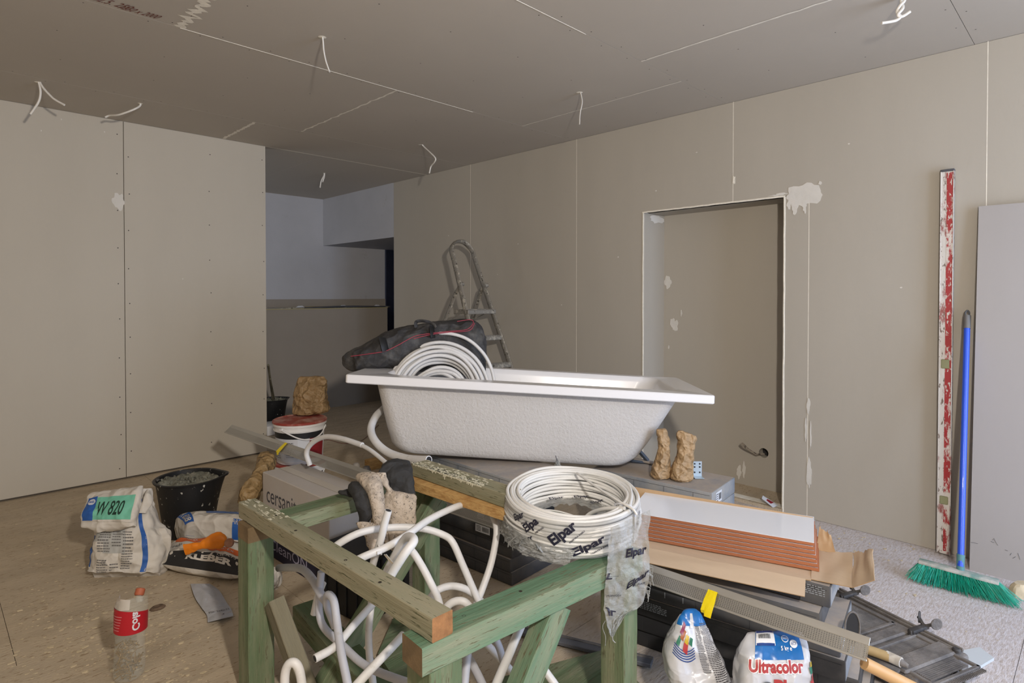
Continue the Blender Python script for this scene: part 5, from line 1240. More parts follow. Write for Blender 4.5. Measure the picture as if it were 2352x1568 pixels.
# crumbs and chips swept over the floor: nobody could count them
rr = random.Random(21); mb = MB()
zones = [((60, 1230), (420, 1520), 330), ((20, 1380), (420, 1560), 200), ((180, 1400), (480, 1568), 160), ((1890, 1205), (2150, 1290), 110), ((600, 1090), (900, 1400), 60), ((1950, 1250), (2340, 1480), 50), ((0, 1160), (560, 1250), 60)]
for (x0, y0), (x1, y1), n_ in zones:
    for _ in range(n_):
        p = at_z(rr.uniform(x0, x1), rr.uniform(y0, y1), 0); s = min(.008, .0012+.0019*rr.expovariate(1.0)); a = rr.uniform(0, PI)
        if p.x > 3.58 or p.y > 4.8: continue
        k = rr.randint(4, 6); pts = [(p.x+s*rr.uniform(.6, 1.2)*math.cos(a+2*PI*i/k)*1.5, p.y+s*rr.uniform(.6, 1.2)*math.sin(a+2*PI*i/k), .0004) for i in range(k)]
        mb.poly(pts, m_debris, n=(0, 0, 1), th=s*.3)
o = mb.build('plaster_crumbs', smooth=0, kind='stuff'); o['label'] = 'pale crumbs and chips scattered over the floor boards'; o['category'] = 'debris'
# ------------------------------------------------------------------ ladder
m_alu = mat('mortar_splashed_aluminium', (150, 146, 138), .45, metal=.45, dirt=(206, 200, 186), dscale=22, damt=.42, dsharp=.12, bump=.4, bscale=60, speck=(92, 88, 80), sscale=40, samt=.6)
ld = thing('step_ladder', 'mortar splashed aluminium step ladder standing behind the bathtub', 'ladder', (3.28, 3.7, 0))
Lt, Rt_ = at_x(1041, 590, 3.14), at_x(1092, 600, 3.36)
Lb_, Rb_ = at_x(1075, 735, 3.115), at_x(1172, 838, 3.42)
def ext(a, b, z): a, b = Vector(a), Vector(b); t = (z-a.z)/(b.z-a.z); return a+(b-a)*t
L0 = ext(Lt, Lb_, .0); R0 = ext(Rt_, Rb_, .0)
zt = (Lt.z+Rt_.z)/2; Lt = ext(Lt, Lb_, zt); Rt_ = ext(Rt_, Rb_, zt)
top = [Lt, Lt+(Lt-Lb_).normalized()*.09, Lt.lerp(Rt_, .22)+(Lt-Lb_).normalized()*.15, Lt.lerp(Rt_, .5)+(Lt-Lb_).normalized()*.165, Lt.lerp(Rt_, .78)+(Rt_-Rb_).normalized()*.155, Rt_+(Rt_-Rb_).normalized()*.09, Rt_]
mb = MB(); mb.tube([L0]+smooth_path(top, 5)+[R0], .0125, m_alu, 8, flat=2.3, up=(0, 1, 0)); mb.build('front_frame', ld, smooth=50)
def onr(A, B, z): return ext(A, B, z)
zs = [at_x(1130, 715, 3.4).z, at_x(1152, 775, 3.4).z, at_x(1172, 838, 3.4).z]; dz = zs[1]-zs[2]
zs = zs+[zs[2]-dz, zs[2]-2*dz]
for i, z in enumerate(zs):
    if z < .1: continue
    a, b = onr(Lt, L0, z), onr(Rt_, R0, z); d = (b-a); mb = MB(orient(d, (0, 0, 1), a))
    W0 = .085 if i else .20
    mb.box((d.length/2, (W0/2-.02 if i else .06), 0), (d.length+.02, W0, .036), m_alu, .004)
    for k in range(4): mb.box((d.length/2, -.012+k*(W0-.02)/4, .019), (d.length, .003, .004), m_alu)
    mb.build('step', ld, smooth=30)
RL = [at_x(1060, 652, 3.14), at_x(1047, 672, 3.13), at_x(1040, 690, 3.12), at_x(1018, 745, 3.10)]; RRr = [at_x(1116, 655, 3.37), at_x(1104, 668, 3.39), at_x(1098, 690, 3.40), at_x(1080, 745, 3.42)]
RL.append(ext(RL[2], RL[3], .0)); RRr.append(ext(RRr[2], RRr[3], 0))
for P in (RL, RRr):
    mb = MB(); mb.tube(P, .010, m_alu, 8, flat=2.2, up=(0, 1, 0)); mb.tube([P[0]-Vector((.02, 0, 0)), P[0]+Vector((.02, 0, 0))], .016, m_alu, 10); mb.build('rear_leg', ld, smooth=50)
for f_ in (.45, .8):
    mb = MB(); mb.tube([RL[2].lerp(RL[4], f_), RRr[2].lerp(RRr[4], f_)], .009, m_alu, 8); mb.build('cross_bar', ld, smooth=50)
for f_ in (.02,):
    mb = MB(); mb.tube([RL[2].lerp(RL[4], .16), onr(Lt, L0, zs[0])+Vector((0, .04, 0))], .004, m_alu, 6); mb.build('spreader', ld, smooth=50); mb = MB(); mb.tube([RRr[2].lerp(RRr[4], .14), onr(Rt_, R0, zs[0])+Vector((0, .04, 0))], .004, m_alu, 6); mb.build('spreader', ld, smooth=50)

# ------------------------------------------------------------------ tool bag
m_bag = mat('black_nylon', (52, 51, 52), .75, var=.3, vscale=12, crumple=(12, .6), dirt=(100, 98, 94), dscale=8, damt=.36, dsharp=.3)
m_zip = mat('red_piping', (156, 52, 68), .6)
tb = thing('tool_bag', 'long black tool bag with red piping lying on the left end of the bathtub', 'bag', at_d(940, 840, 3.22))
def crow(x, y0, y1, d, th): return (at_d(x, y1, d), at_d(x, y0, d), th)     # left = bottom, right = top: rows run left to right
rows = [crow(797, 822, 834, 3.10, .02), crow(806, 806, 852, 3.12, .07), crow(840, 790, 850, 3.15, .10), crow(880, 766, 846, 3.18, .12), crow(920, 752, 850, 3.22, .13), crow(970, 742, 852, 3.26, .13), (at_d(1025, 856, 3.30), at_d(1025, 736, 3.30), .13), crow(1075, 733, 862, 3.34, .125),
        crow(1098, 745, 868, 3.36, .11), crow(1106, 775, 862, 3.37, .06), crow(1108, 790, 840, 3.37, .02)]
mb = MB(); LB = rows_loft(rows, 64, 80, .010, 9, 11, .45, 2.6); LB.into(mb, m_bag); mb.build('bag_body', tb, smooth=40)
# the front face of the bag: find where the piping runs
def bagpt(px, py):
    best = None
    for j in range(LB.nv+1):
        for i in range(LB.nseg):
            q = LB.P[j][i]; d = q-CAM; z = d.dot(FW); x = 1176+FPX*d.dot(RT)/z; y = PPY-FPX*d.dot(UP)/z
            e = (x-px)**2+(y-py)**2
            if e < 160 and (best is None or z < best[0]-.001): best = (z, e)
    z = best[0] if best else 3.2
    return at_d(px, py, z-.006)
for k, pts in enumerate([[(806, 818), (850, 812), (885, 806), (915, 792), (940, 778), (960, 770), (1000, 764), (1040, 760), (1070, 757), (1083, 748), (1087, 738), (1078, 734), (1050, 738)], [(950, 778), (985, 769), (1030, 763), (1066, 761), (1082, 756), (1090, 742)]]):
    mb = MB(); mb.tube(smooth_path([bagpt(*p) for p in pts], 6), .002, m_zip, 6); mb.build('red_piping', tb, smooth=50)
mb = MB(); mb.tube(smooth_path([at_d(956, 752, 3.17), at_d(955, 741, 3.17), at_d(962, 737, 3.17), at_d(980, 738, 3.17), at_d(995, 744, 3.17), at_d(1001, 752, 3.17)], 6), .011, m_bag, 8, flat=.35, up=(0, 1, 0)); mb.build('handle', tb, smooth=50)
mb = MB(); mb.tube(smooth_path([bagpt(992, 750), bagpt(993, 762), bagpt(995, 775)], 4), .018, m_crate, 8, flat=.15, up=(0, -1, 0)); mb.build('strap', tb, smooth=50); mb = MB(); mb.tube(smooth_path([bagpt(878, 775), bagpt(882, 790), bagpt(886, 806)], 4), .022, m_crate, 8, flat=.15, up=(0, -1, 0)); mb.build('strap', tb, smooth=50)

# ------------------------------------------------------------------ on the boxes by the niche
dk = (at_z(1512, 1097, .432)-CAM).dot(FW)
PG = 'brown paper bags on the tile box by the niche'
paper('paper_bag', [prow(1096, 1497, 1536, dk, .035), prow(1088, 1494, 1540, dk, .042), prow(1062, 1502, 1540, dk, .036), prow(1035, 1511, 1538, dk, .028), prow(1008, 1510, 1537, dk, .026), prow(990, 1507, 1532, dk, .02), prow(984, 1508, 1528, dk, .008)], m_kraft2,
      'slim brown paper bag nearest the bathtub, on the tile box', PG, amp=.010, sc=15, seed=31)
dk = (at_z(1565, 1102, .432)-CAM).dot(FW)
paper('paper_bag', [prow(1102, 1545, 1588, dk, .038), prow(1094, 1538, 1592, dk, .045), prow(1068, 1545, 1592, dk, .04), prow(1040, 1556, 1593, dk, .032), prow(1015, 1556, 1597, dk, .028), prow(1001, 1553, 1598, dk, .022), prow(988, 1556, 1570, dk, .008)], m_kraft2,
      'wider brown paper bag beside the galvanised bracket', PG, amp=.011, sc=14, seed=37)
dk = (at_z(1598, 1100, .432)-CAM).dot(FW)+.04; Mk = orient(RT, (0, 0, 1), at_d(1601, 1098, dk)); Mk.translation.z = .4325
mb = MB(Mk); m_brk = mat('zinc_bracket', (186, 202, 214), .4, metal=.4)
mb.box((0, 0, .036), (.044, .003, .07), m_brk, .001); mb.box((0, -.02, .0018), (.044, .04, .003), m_brk, .001)
for x in (-.012, .012):
    for z in (.02, .045, .06): mb.lathe([(.004, 0), (.004, .0006)], m_blk, 10, (0, 0, 0), M=Mk @ Matrix.Translation((x, -.0022, z)) @ Matrix.Rotation(R(90), 4, 'X'))
setp(mb.build('angle_bracket', smooth=30), 'small galvanised angle bracket standing beside the paper bags', 'bracket')
mb = MB(); mb.tube([at_d(1448, 1062, 2.92), at_d(1478, 1050, 2.92)], .012, m_box, 4); a, b = at_z(1442, 1052, .437), at_z(1602, 1087, .437)
mb2 = MB(orient(b-a, (0, 0, 1), a)); mb2.box(((b-a).length/2, 0, .004), ((b-a).length, .03, .010), m_dust, .002); setp(mb2.build('wooden_batten', smooth=30), 'thin dusty batten along the back of the tile box by the niche', 'batten')
m_steel = mat('blue_grey_steel', (84, 92, 104), .5, metal=.5)
P0_, P1_, P2_ = at_d(1444, 1052, 3.02), at_d(1462, 1028, 3.02), at_d(1488, 1058, 3.02)
mb = MB(); mb.tube([P1_, P2_], .011, m_steel, 4); mb.tube([P1_, P0_], .009, m_steel, 4); mb.tube([P0_-Vector((0, 0, .012)), P2_-Vector((0, 0, .012))], .008, m_steel, 4)
setp(mb.build('metal_trestle_foot', smooth=20), 'blue-grey steel angle foot under the right end of the bathtub', 'bracket')
# niche: frayed conduit from the pipe hole, carton scrap
mb = MB(); h0 = at_x(1752, 1043, ND-.0)
mb.tube(smooth_path([Vector((ND+.02, hole.y+.005, hole.z-.012)), Vector((ND-.02, hole.y+.03, hole.z-.012)), at_x(1735, 1042, ND-.05), at_x(1715, 1030, ND-.06), at_x(1702, 1019, ND-.06)], 5), [.007]*14+[.009, .010, .012, .013, .014, .015, .012], mat('frayed_rope', (168, 158, 144), .9, var=.3, vscale=30, bump=1, bscale=90, speck=(96, 88, 80), sscale=60, samt=.55), 8)
setp(mb.build('frayed_conduit', smooth=50), 'frayed pale conduit sticking out of the round niche hole', 'conduit')
mb = MB(); q = at_z(1768, 1160, .02); mb.poly([(q.x-.03, q.y-.03, .021), (q.x+.03, q.y-.04, .021), (q.x+.02, q.y+.05, .06), (q.x-.02, q.y+.04, .055)], m_white, n=(-.3, -.2, 1), th=.003); mb.poly([(q.x-.01, q.y-.01, .033), (q.x+.02, q.y-.015, .033), (q.x+.015, q.y+.02, .046), (q.x-.005, q.y+.02, .044)], m_red, n=(-.3, -.2, 1), th=.004)
setp(mb.build('carton_scrap', smooth=0), 'white and red scrap of packaging at the foot of the niche', 'scrap')
# pipes and rubbish lying on the alcove ledge
mb = MB(); zz = zl+.012
for k, (x0, x1, yy, m) in enumerate([(613, 900, 6.36, m_alu), (640, 870, 6.42, mat('ochre_pipe', (150, 132, 70), .6)), (700, 890, 6.33, m_box)]):
    a, b = at_z(x0, 706, zl), at_z(x1, 704, zl); mb = MB(); mb.tube(smooth_path([(at_y(x0, 700, yy).x, yy, zz), ((at_y(x0, 700, yy).x+at_y(x1, 700, yy).x)/2, yy+.01, zz+.006*k), (at_y(x1, 700, yy).x, yy+.05, zz)], 5), .010, m, 8)
    setp(mb.build('ledge_pipe', smooth=50), ['longest thin pipe lying along the alcove ledge', 'ochre pipe lying on the alcove ledge', 'dark pipe lying at the right of the alcove ledge'][k], 'pipe', 'pipes on the alcove ledge')
for k, (px_, w_) in enumerate([(690, .10), (788, .09), (866, .08)]):
    q = at_y(px_, 702, 6.40); L = rows_loft([(Vector((q.x-w_/2, 6.40, zl)), Vector((q.x+w_/2, 6.40, zl)), .03), (Vector((q.x-w_/2, 6.4, zl+.02)), Vector((q.x+w_/2, 6.4, zl+.02)), .03), (Vector((q.x-w_/4, 6.4, zl+.038)), Vector((q.x+w_/4, 6.4, zl+.038)), .01)], 20, 12, .006, 20, k)
    mb = MB(); L.into(mb, m_white); setp(mb.build('crumpled_wrapper', smooth=40), ['white crumpled wrapper at the left of the alcove ledge', 'white crumpled wrapper at the middle of the alcove ledge', 'white crumpled wrapper at the right of the alcove ledge'][k], 'wrapper', 'wrappers on the alcove ledge')

# ------------------------------------------------------------------ grout bags under the bright profile
m_alb = mat('glossy_white_bag', (202, 204, 210), .28, spec=.6, coat=.2, crumple=(12, .6))
m_bagblue = mat('grout_bag_blue', (20, 104, 176), .3, coat=.2); m_bagred = mat('grout_bag_red', (168, 54, 56), .4)
m_bw = mat('print_white', (236, 238, 242), .4); m_dblue = mat('grout_bag_dark_blue', (24, 62, 132), .4)
mz = [mat('mosaic_red', (168, 48, 50), .4), mat('mosaic_yellow', (196, 168, 48), .4), mat('mosaic_green', (30, 110, 86), .4), mat('mosaic_brown', (160, 88, 44), .4), mat('mosaic_magenta', (130, 26, 80), .4)]
t1 = thing('grout_bag', 'blue and white grout bag with big red lettering on its front', 'bag', at_d(1772, 1568, 1.6))
y0 = 1700; D2 = 1.62
rows = [(at_z(1708, 1735, .002), at_z(1862, 1735, .002), .05), prow(1690, 1700, 1866, D2-.01, .058), prow(1620, 1694, 1862, D2, .062), prow(1560, 1690, 1856, D2, .060), prow(1510, 1694, 1853, D2+.008, .050), prow(1482, 1702, 1850, D2+.018, .038), prow(1462, 1710, 1846, D2+.03, .022), prow(1452, 1715, 1842, D2+.04, .005)]
mb = MB(); G = rows_loft(rows, 96, 90, .005, 12, 44, .6, 3.8); G.into(mb, m_alb)
G.patch(mb, .575, .925, .60, 1.0, m_bagblue, .0012); G.patch(mb, .58, .725, .72, .93, m_bw, .002); G.patch(mb, .583, .722, .875, .985, m_dblue, .0026); G.words(mb, '7', .63, .645, .91, .96, m_bw, .0034); G.patch(mb, .585, .72, .715, .74, m_dblue, .0026)
rr = random.Random(2); x = .60
while x < .69: w_ = rr.uniform(.001, .003); G.patch(mb, x, x+w_, .785, .85, m_ink, .003, 1, 3); x += w_+rr.uniform(.0012, .003)
for (cu, cv) in ((.805, .79), (.865, .735)):
    mb.grid(lambda u, v: G.S(cu+.028*v*math.cos(2*PI*u), cv+.042*v*math.sin(2*PI*u), .0028), 28, 2, m_bw)
    if cu < .85: mb.grid(lambda u, v: G.S(cu+.023*v*math.cos(2*PI*u), cv+.034*v*math.sin(2*PI*u), .0034), 28, 2, m_bagblue)
G.words(mb, 'COZN', .787, .823, .778, .802, m_bw, .004, bold=.01); G.words(mb, 'EC1', .848, .882, .722, .748, m_dblue, .0036, bold=.01)
G.words(mb, '5 kg e', .765, .845, .655, .715, m_bw, .003, bold=.02)
G.words(mb, 'Ultracolor', .535, .915, .515, .605, m_bw, .0026, bold=.11); G.words(mb, 'Ultracolor', .539, .911, .52, .60, m_bagred, .0034, bold=.04)
G.words(mb, 'Plus', .70, .90, .405, .49, m_bagred, .003, bold=.04)
mb.grid(lambda u, v: G.S(.655+.05*v*math.cos(2*PI*u), .43+.05*v*math.sin(2*PI*u), .003), 24, 3, m_inkg)
for k in range(4): G.patch(mb, .955+.012*(k % 2), .985+.01*(k % 2), .44+.035*k, .475+.035*k, mz[[0, 0, 2, 1][k]], .003)
for k in range(5): G.patch(mb, .93+.012*k, .936+.012*k, .34, .44, m_dblue, .003)
mb.build('bag_body', t1, smooth=36)
mb = MB(); E_ = rows_loft([prow(1560, 1838, 1857, D2+.01, .03), prow(1530, 1832, 1857, D2+.01, .034), prow(1500, 1838, 1851, D2+.015, .026), prow(1488, 1842, 1848, D2+.02, .006)], 24, 20, .003, 18, 4, .4, 2.4); E_.into(mb, m_alb); mb.build('side_gusset', t1, smooth=36)
t2 = thing('grout_bag', 'white grout bag turned sideways with mosaic picture, under the yellow tape', 'bag', at_d(1598, 1568, 1.68))
D1 = 1.70
rows = [(at_z(1560, 1700, .002), at_z(1690, 1715, .002), .05), prow(1660, 1552, 1690, D1-.01, .056), prow(1590, 1541, 1678, D1, .06), prow(1540, 1532, 1668, D1, .058), prow(1500, 1524, 1652, D1+.005, .052), prow(1465, 1532, 1636, D1+.01, .044), prow(1440, 1545, 1624, D1+.015, .034), prow(1412, 1560, 1612, D1+.02, .018), prow(1399, 1572, 1600, D1+.03, .005)]
mb = MB(); G1 = rows_loft(rows, 96, 90, .007, 12, 52, .6, 3.0); G1.into(mb, m_alb)
G1.patch(mb, .51, .99, .80, .99, m_bagblue, .0012); G1.patch(mb, .70, .76, .78, .90, m_alb, .0016); para(G1, mb, .86, .985, .30, .82, m_ctxt, 44, .002, 5); para(G1, mb, .78, .85, .42, .80, m_ctxt, 34, .002, 6)
for (u, v, k, s) in ((.60, .77, 4, 1.9), (.62, .715, 3, 2.0), (.67, .67, 1, 1.6), (.585, .655, 2, 1.6), (.66, .61, 0, 1.9), (.715, .65, 2, 1.3)):
    c0 = (u, v); mb.grid(lambda a, b: G1.S(c0[0]+s*(.022*(a-.5)+.01*(b-.5)), c0[1]+s*(.05*(b-.5)-.016*(a-.5)), .0022+.0003*k), 4, 4, mz[k])
for k in range(5): mb.grid(lambda a, b: G1.S(.545+.20*a, .635-.018*k-.008*b-.06*math.sin(a*2.6), .002), 14, 1, m_dblue)
mb.build('bag_body', t2, smooth=36)

# ------------------------------------------------------------------ level, broom, leaning board
m_lred = mat('level_red', (158, 44, 46), .5, dirt=(206, 198, 188), dscale=13, damt=.45, dsharp=.06, stretch=(.45, 1, 1), speck=(200, 190, 180), sscale=80, samt=.57); m_lwh = mat('level_pale', (206, 200, 192), .6, dirt=(150, 90, 84), dscale=18, damt=.42, dsharp=.08, stretch=(.4, 1, 1), bump=.3, bscale=60, speck=(120, 104, 92), sscale=70, samt=.6)
b0 = Vector((3.575, .575, .01)); b1 = at_x(2177, 390, XR-.022); ln = (b1-b0).length
Ml = orient(b1-b0, (-1, 0, .02), b0)       # x up the level, z towards the lens (out of the wall)
lv = thing('spirit_level', 'long mortar stained red and white spirit level leaning on the right wall', 'spirit level', b0)
mb = MB(); hw = .0275
mb.box((ln/2, 0, 0), (ln, 2*hw, .020), m_lwh, .002); mb.box((ln/2, -.012, .0102), (ln-.03, .028, .0012), m_lred); mb.box((ln/2, -.0255, .0), (ln, .004, .026), m_lred if False else m_lwh, .001); mb.box((ln/2, .0255, 0), (ln, .004, .026), m_lwh, .001)
mb.build('level_body', lv, matrix=Ml, smooth=30)
mb = MB(); mb.box((ln-.004, 0, 0), (.012, .056, .028), m_box, .002); mb.build('end_cap', lv, matrix=Ml, smooth=30)
for x, w_ in ((ln*.495, .045), (ln*.14, .04)):
    mb = MB(); mb.box((x, -.012 if x > 1 else 0, .011), (w_, .022 if x > 1 else .034, .003), mat('vial_green', (110, 168, 108), .3) if x > 1 else mat('muddy_vial', (140, 140, 104), .5), .003); mb.build('vial', lv, matrix=Ml, smooth=30)
br = thing('broom', 'blue handled broom with green bristles leaning in front of the pale board', 'broom', at_z(2210, 1330, 0))
m_bh = mat('blue_handle', (44, 88, 214), .35, coat=.2); m_bris = mat('green_bristle', (16, 158, 132), .5, var=.25, vscale=40, dirt=(70, 190, 170), dscale=30, damt=.3)
hA_, hB_ = at_z(2110, 1287, .085), at_z(2295, 1337, .075); hd = (hB_-hA_); hl = hd.length; hdn = hd.normalized(); outd = Vector((-hdn.y, hdn.x, 0)); 
if outd.dot(FW) > 0: outd = -outd
Mh = orient(hd, (0, 0, 1), hA_)
mb = MB(); mb.box((hl/2, 0, 0), (hl, .046, .014), mat('dusty_green_block', (120, 150, 142), .7, dirt=(190, 186, 178), dscale=12, damt=.5, dsharp=.2), .004, segs=2); mb.build('brush_block', br, matrix=Mh, smooth=40)
jp = at_z(2206, 1300, .10); tp_ = at_x(2221, 752, 3.55)
mb = MB(); mb.tube([jp-Vector((0, 0, .02)), jp+(tp_-jp).normalized()*.05], .015, mat('teal_socket', (90, 136, 140), .6), 12); mb.build('socket', br, smooth=50)
mb = MB(); mb.tube([jp, tp_], .0125, m_bh, 14); mb.build('handle', br, smooth=50, label='bright blue metal handle')
mb = MB(); u_ = (tp_-jp).normalized(); mb.tube([tp_-u_*.005, tp_+u_*.06], .0145, mat('grey_grip', (112, 110, 108), .6), 12); mb.tube(smooth_path([tp_+u_*.055-RT*.008, tp_+u_*.075-RT*.009, tp_+u_*.085, tp_+u_*.075+RT*.009, tp_+u_*.055+RT*.008], 4), .004, m_inkg, 6); mb.build('hanging_cap', br, smooth=50)
rr = random.Random(9); mb = MB()
for i in range(900):
    x = rr.random(); fan = (x-.5)*.10+rr.gauss(0, .010); y = rr.uniform(-.022, .022); p = hA_+hdn*(hl*(.01+.98*x))+outd*y+Vector((0, 0, -.004))
    q = p+hdn*(fan+.018)+outd*(y*1.2+rr.gauss(.012, .008)); q.z = max(.002, .004+abs(rr.gauss(0, .006)))
    mb.tube([p, p.lerp(q, .5)+outd*rr.gauss(0, .002), q], .0011, m_bris, 3, cap=False)
o = mb.build('bristles', br, smooth=0, kind='stuff')
m_lb = mat('leaning_board_face', (166, 161, 158), .85, var=.04, vscale=2, stretch=(1, 1, .3), bump=.05, bscale=100)
ztop = at_x(2245, 474, XR-.03).z; y_edge_t = at_x(2246, 474, XR-.03).y; y_edge_b = at_z(2238, 1322, 0)
mb = MB(); bt0 = Vector((XR-.14, at_x(2232, 1200, XR-.135).y, 0)); 
y_l = at_x(2240, 900, XR-.08).y
vs = [(XR-.135, y_l+.006, .0), (XR-.135, -1.1, .0), (XR-.022, -1.1, ztop), (XR-.022, y_l-.0, ztop)]
mb.poly(vs, m_lb, n=(-1, 0, -.05), th=.0125)
lbo = mb.build('leaning_board', smooth=0); setp(lbo, 'pale plasterboard sheet leaning on the right wall behind the broom', 'board')
# pencil marks
mbp = MB()
for pts in ([(2276, 1243), (2284, 1246)], [(2280, 1240), (2283, 1236), (2288, 1246), (2292, 1252)], [(2308, 1262), (2315, 1265)], [(2320, 1275), (2323, 1270)], [(2326, 1282), (2333, 1278)], [(2338, 1270), (2343, 1285)], [(2230, 1245), (2246, 1248)]):
    n_ = Vector((-1, 0, .066)); q = [on_plane(px_, py_, (XR-.1475-.0005, 0, 0), n_) for px_, py_ in pts]
    mbp.tube(q, .0008, m_inkg, 4)
o = mbp.build('pencil_marks', lbo, smooth=0, kind='stuff')

# ------------------------------------------------------------------ the case lid, trowels and handle on the floor at the right
m_case = mat('dusty_black_case', (98, 94, 92), .7, var=.25, vscale=10, bump=.4, bscale=60, dirt=(142, 136, 130), dscale=7, damt=.45, dsharp=.3)
m_case2 = mat('black_case_part', (58, 56, 56), .6, dirt=(120, 114, 108), dscale=10, damt=.4, dsharp=.3)
zc = .085; A_, B_ = at_z(1925, 1347, zc), at_z(2229, 1497, zc); cl = (B_-A_).length; Mcx = orient(B_-A_, (0, 0, 1), A_)  # x along the far edge; -y towards the lens
cs = thing('tool_case', 'dusty black ribbed tool case lying open on the floor at the right', 'case', A_.lerp(B_, .5)-Vector((0, 0, zc)))
Wc = .30
mb = MB(Mcx)
mb.box((cl/2, -Wc/2, -.045), (cl, Wc, .075), m_case, .012, segs=2)
for (x0, x1, y0_, y1_) in ((.08, .27, -.29, -.05), (.34, .55, -.29, -.05)):
    for (a, b, c_, d_) in ((x0, x1, y0_, y0_+.012), (x0, x1, y1_-.012, y1_), (x0, x0+.012, y0_, y1_), (x1-.012, x1, y0_, y1_)): mb.box(((a+b)/2, (c_+d_)/2, -.006), (b-a, d_-c_, .010), m_case, .002)
    n_ = 26
    for k in range(n_): mb.box((x0+.02+(x1-x0-.04)*k/n_, (y0_+y1_)/2, -.0085), (.003, y1_-y0_-.05, .005), m_case)
    for k in range(30): mb.box((x1+.012, y0_+(y1_-y0_)*k/30, -.006), (.014, .0035, .006), m_case)
mb.box((cl/2, -.012, .0), (cl-.03, .008, .012), m_case, .002); mb.box((cl/2, -.026, -.002), (cl-.03, .005, .008), m_case, .001)
mb.box((.305, -.17, -.004), (.05, .24, .012), m_case, .005); mb.box((cl-.05, -.17, -.003), (.07, .28, .012), m_case, .006)
mb.build('case_body', cs, smooth=30)
for px_ in (1955, 2108):
    q = Mcx.inverted() @ at_z(px_, {1955: 1362, 2108: 1443}[px_], zc+.01); x = q.x; mb = MB(Mcx)
    mb.box((x, -.03, .008), (.022, .09, .014), m_case2, .004, segs=2); mb.box((x, -.075, -.006), (.014, .01, .04), m_case2, .003)
    for s in (-1, 1):
        Mr = Mcx @ Matrix.Translation((x+s*.028, .018+.004*s, .028)) @ Matrix.Rotation(R(90), 4, 'Y') @ Matrix.Rotation(R(25*s), 4, 'X')
        mb.lathe([(.019, 0), (.021, .002), (.019, .005), (.001, .006)], m_case2 if s < 0 else m_case, 20, (0, 0, 0), M=Mr, sx=1.0, sy=1); mb.tube([Mcx.inverted() @ (Mr @ Vector((0, 0, 0))), Vector((x, .0, .01))], .006, m_case2, 6)
    mb.build('latch', cs, smooth=40)
mb = MB(Mcx); q = Mcx.inverted() @ at_z(2197, 1496, zc); mb.lathe([(.013, 0), (.013, .008), (.009, .012), (.001, .012)], m_case2, 16, (q.x, q.y, .0)); mb.build('knob', cs, smooth=40)
ex = Mcx @ Vector((cl-.02, -.10, -.04)); ey = at_z(2222, 1600, .03)
mb = MB(); mb.tube(smooth_path([at_z(2203, 1530, .06), at_z(2212, 1555, .05), at_z(2222, 1600, .04)], 5), .006, m_alu, 8); mb.tube(smooth_path([at_z(2196, 1535, .05), at_z(2194, 1560, .03), at_z(2178, 1566, .03), at_z(2172, 1580, .03)], 5), .007, m_case2, 8); mb.build('wire_handle', cs, smooth=50)
# plastering float with wooden handle
fl = thing('hand_trowel', 'trowel with black oval blade and pale wooden handle lying on the case', 'trowel', at_z(2000, 1490, .09))
dt = (at_z(1958, 1484, .088)-CAM).dot(FW)+.04
m_wood = mat('worn_wood', (190, 164, 118), .6, var=.15, vscale=10, dirt=(150, 132, 104), dscale=14, damt=.35)
ov = [at_d(1958+17*math.cos(2*PI*i/28), 1440+ (35*math.sin(2*PI*i/28) if math.sin(2*PI*i/28) < 0 else 42*math.sin(2*PI*i/28)), 1.74) for i in range(28)]
mb = MB(); mb.poly(ov, m_blk, n=RT*.3+FW, th=.006); mb.tube(ov, .0025, m_case, 5, closed=True); mb.build('blade', fl, smooth=30)
mb = MB(); mb.tube(smooth_path([at_z(1947, 1478, .11), at_z(2000, 1494, .11), at_z(2052, 1512, .11)], 4), .015, m_wood, 12); mb.tube([at_z(2036, 1505, .11), at_z(2070, 1521, .11)], .0157, m_sack, 12); mb.tube([at_z(2066, 1519, .11), at_z(2086, 1530, .105)], [.013, .007], m_case, 10); mb.build('handle', fl, smooth=50)
mb = MB(orient(at_z(2062, 1548, .09)-at_z(1960, 1505, .09), (0, 0, 1), at_z(1960, 1505, .092))); l_ = (at_z(2062, 1548, .09)-at_z(1960, 1505, .09)).length; mb.box((l_/2, 0, .002), (l_, .055, .012), m_case2, .004, segs=2); mb.build('side_plate', fl, smooth=30)
mb = MB(); mb.tube([at_d(1985, 1522, 1.50), at_d(2095, 1578, 1.50), at_d(2180, 1620, 1.5)], .0155, mat('new_wood_handle', (206, 164, 112), .5, var=.1, vscale=6), 14)
setp(mb.build('wooden_pole', smooth=50), 'smooth tan wooden tool pole running out of the frame at the bottom', 'pole')
mb = MB(); pts = [at_z(2208, 1500, .0), at_z(2250, 1492, .0), at_z(2283, 1517, .0), at_z(2232, 1548, .0), at_z(2200, 1534, .0)]; mb.poly([p+Vector((0, 0, .001)) for p in pts], mat('pale_tile_offcut', (196, 202, 206), .6), n=(0, 0, 1), th=.010)
setp(mb.build('tile_offcut', smooth=0), 'pale grey board offcut on the floor beside the case', 'offcut')
mb = MB(); q = at_z(2350, 1368, 0); L = rows_loft([(q-RT*.05, q+RT*.05, .03), (q-RT*.05+Vector((0, 0, .03)), q+RT*.05+Vector((0, 0, .03)), .03), (q-RT*.035+Vector((0, 0, .055)), q+RT*.04+Vector((0, 0, .055)), .02)], 24, 14, .008, 18, 3); L.into(mb, m_debris)
setp(mb.build('plaster_chunk', smooth=20), 'broken plaster chunk by the board at the right edge', 'chunk')
q = at_z(2079, 1519, .086); mb = MB(); mb.poly([(q.x-.010, q.y-.004, .088), (q.x+.006, q.y-.008, .088), (q.x+.012, q.y+.003, .088), (q.x-.006, q.y+.006, .088)], m_white, n=(0, 0, 1), th=.003)
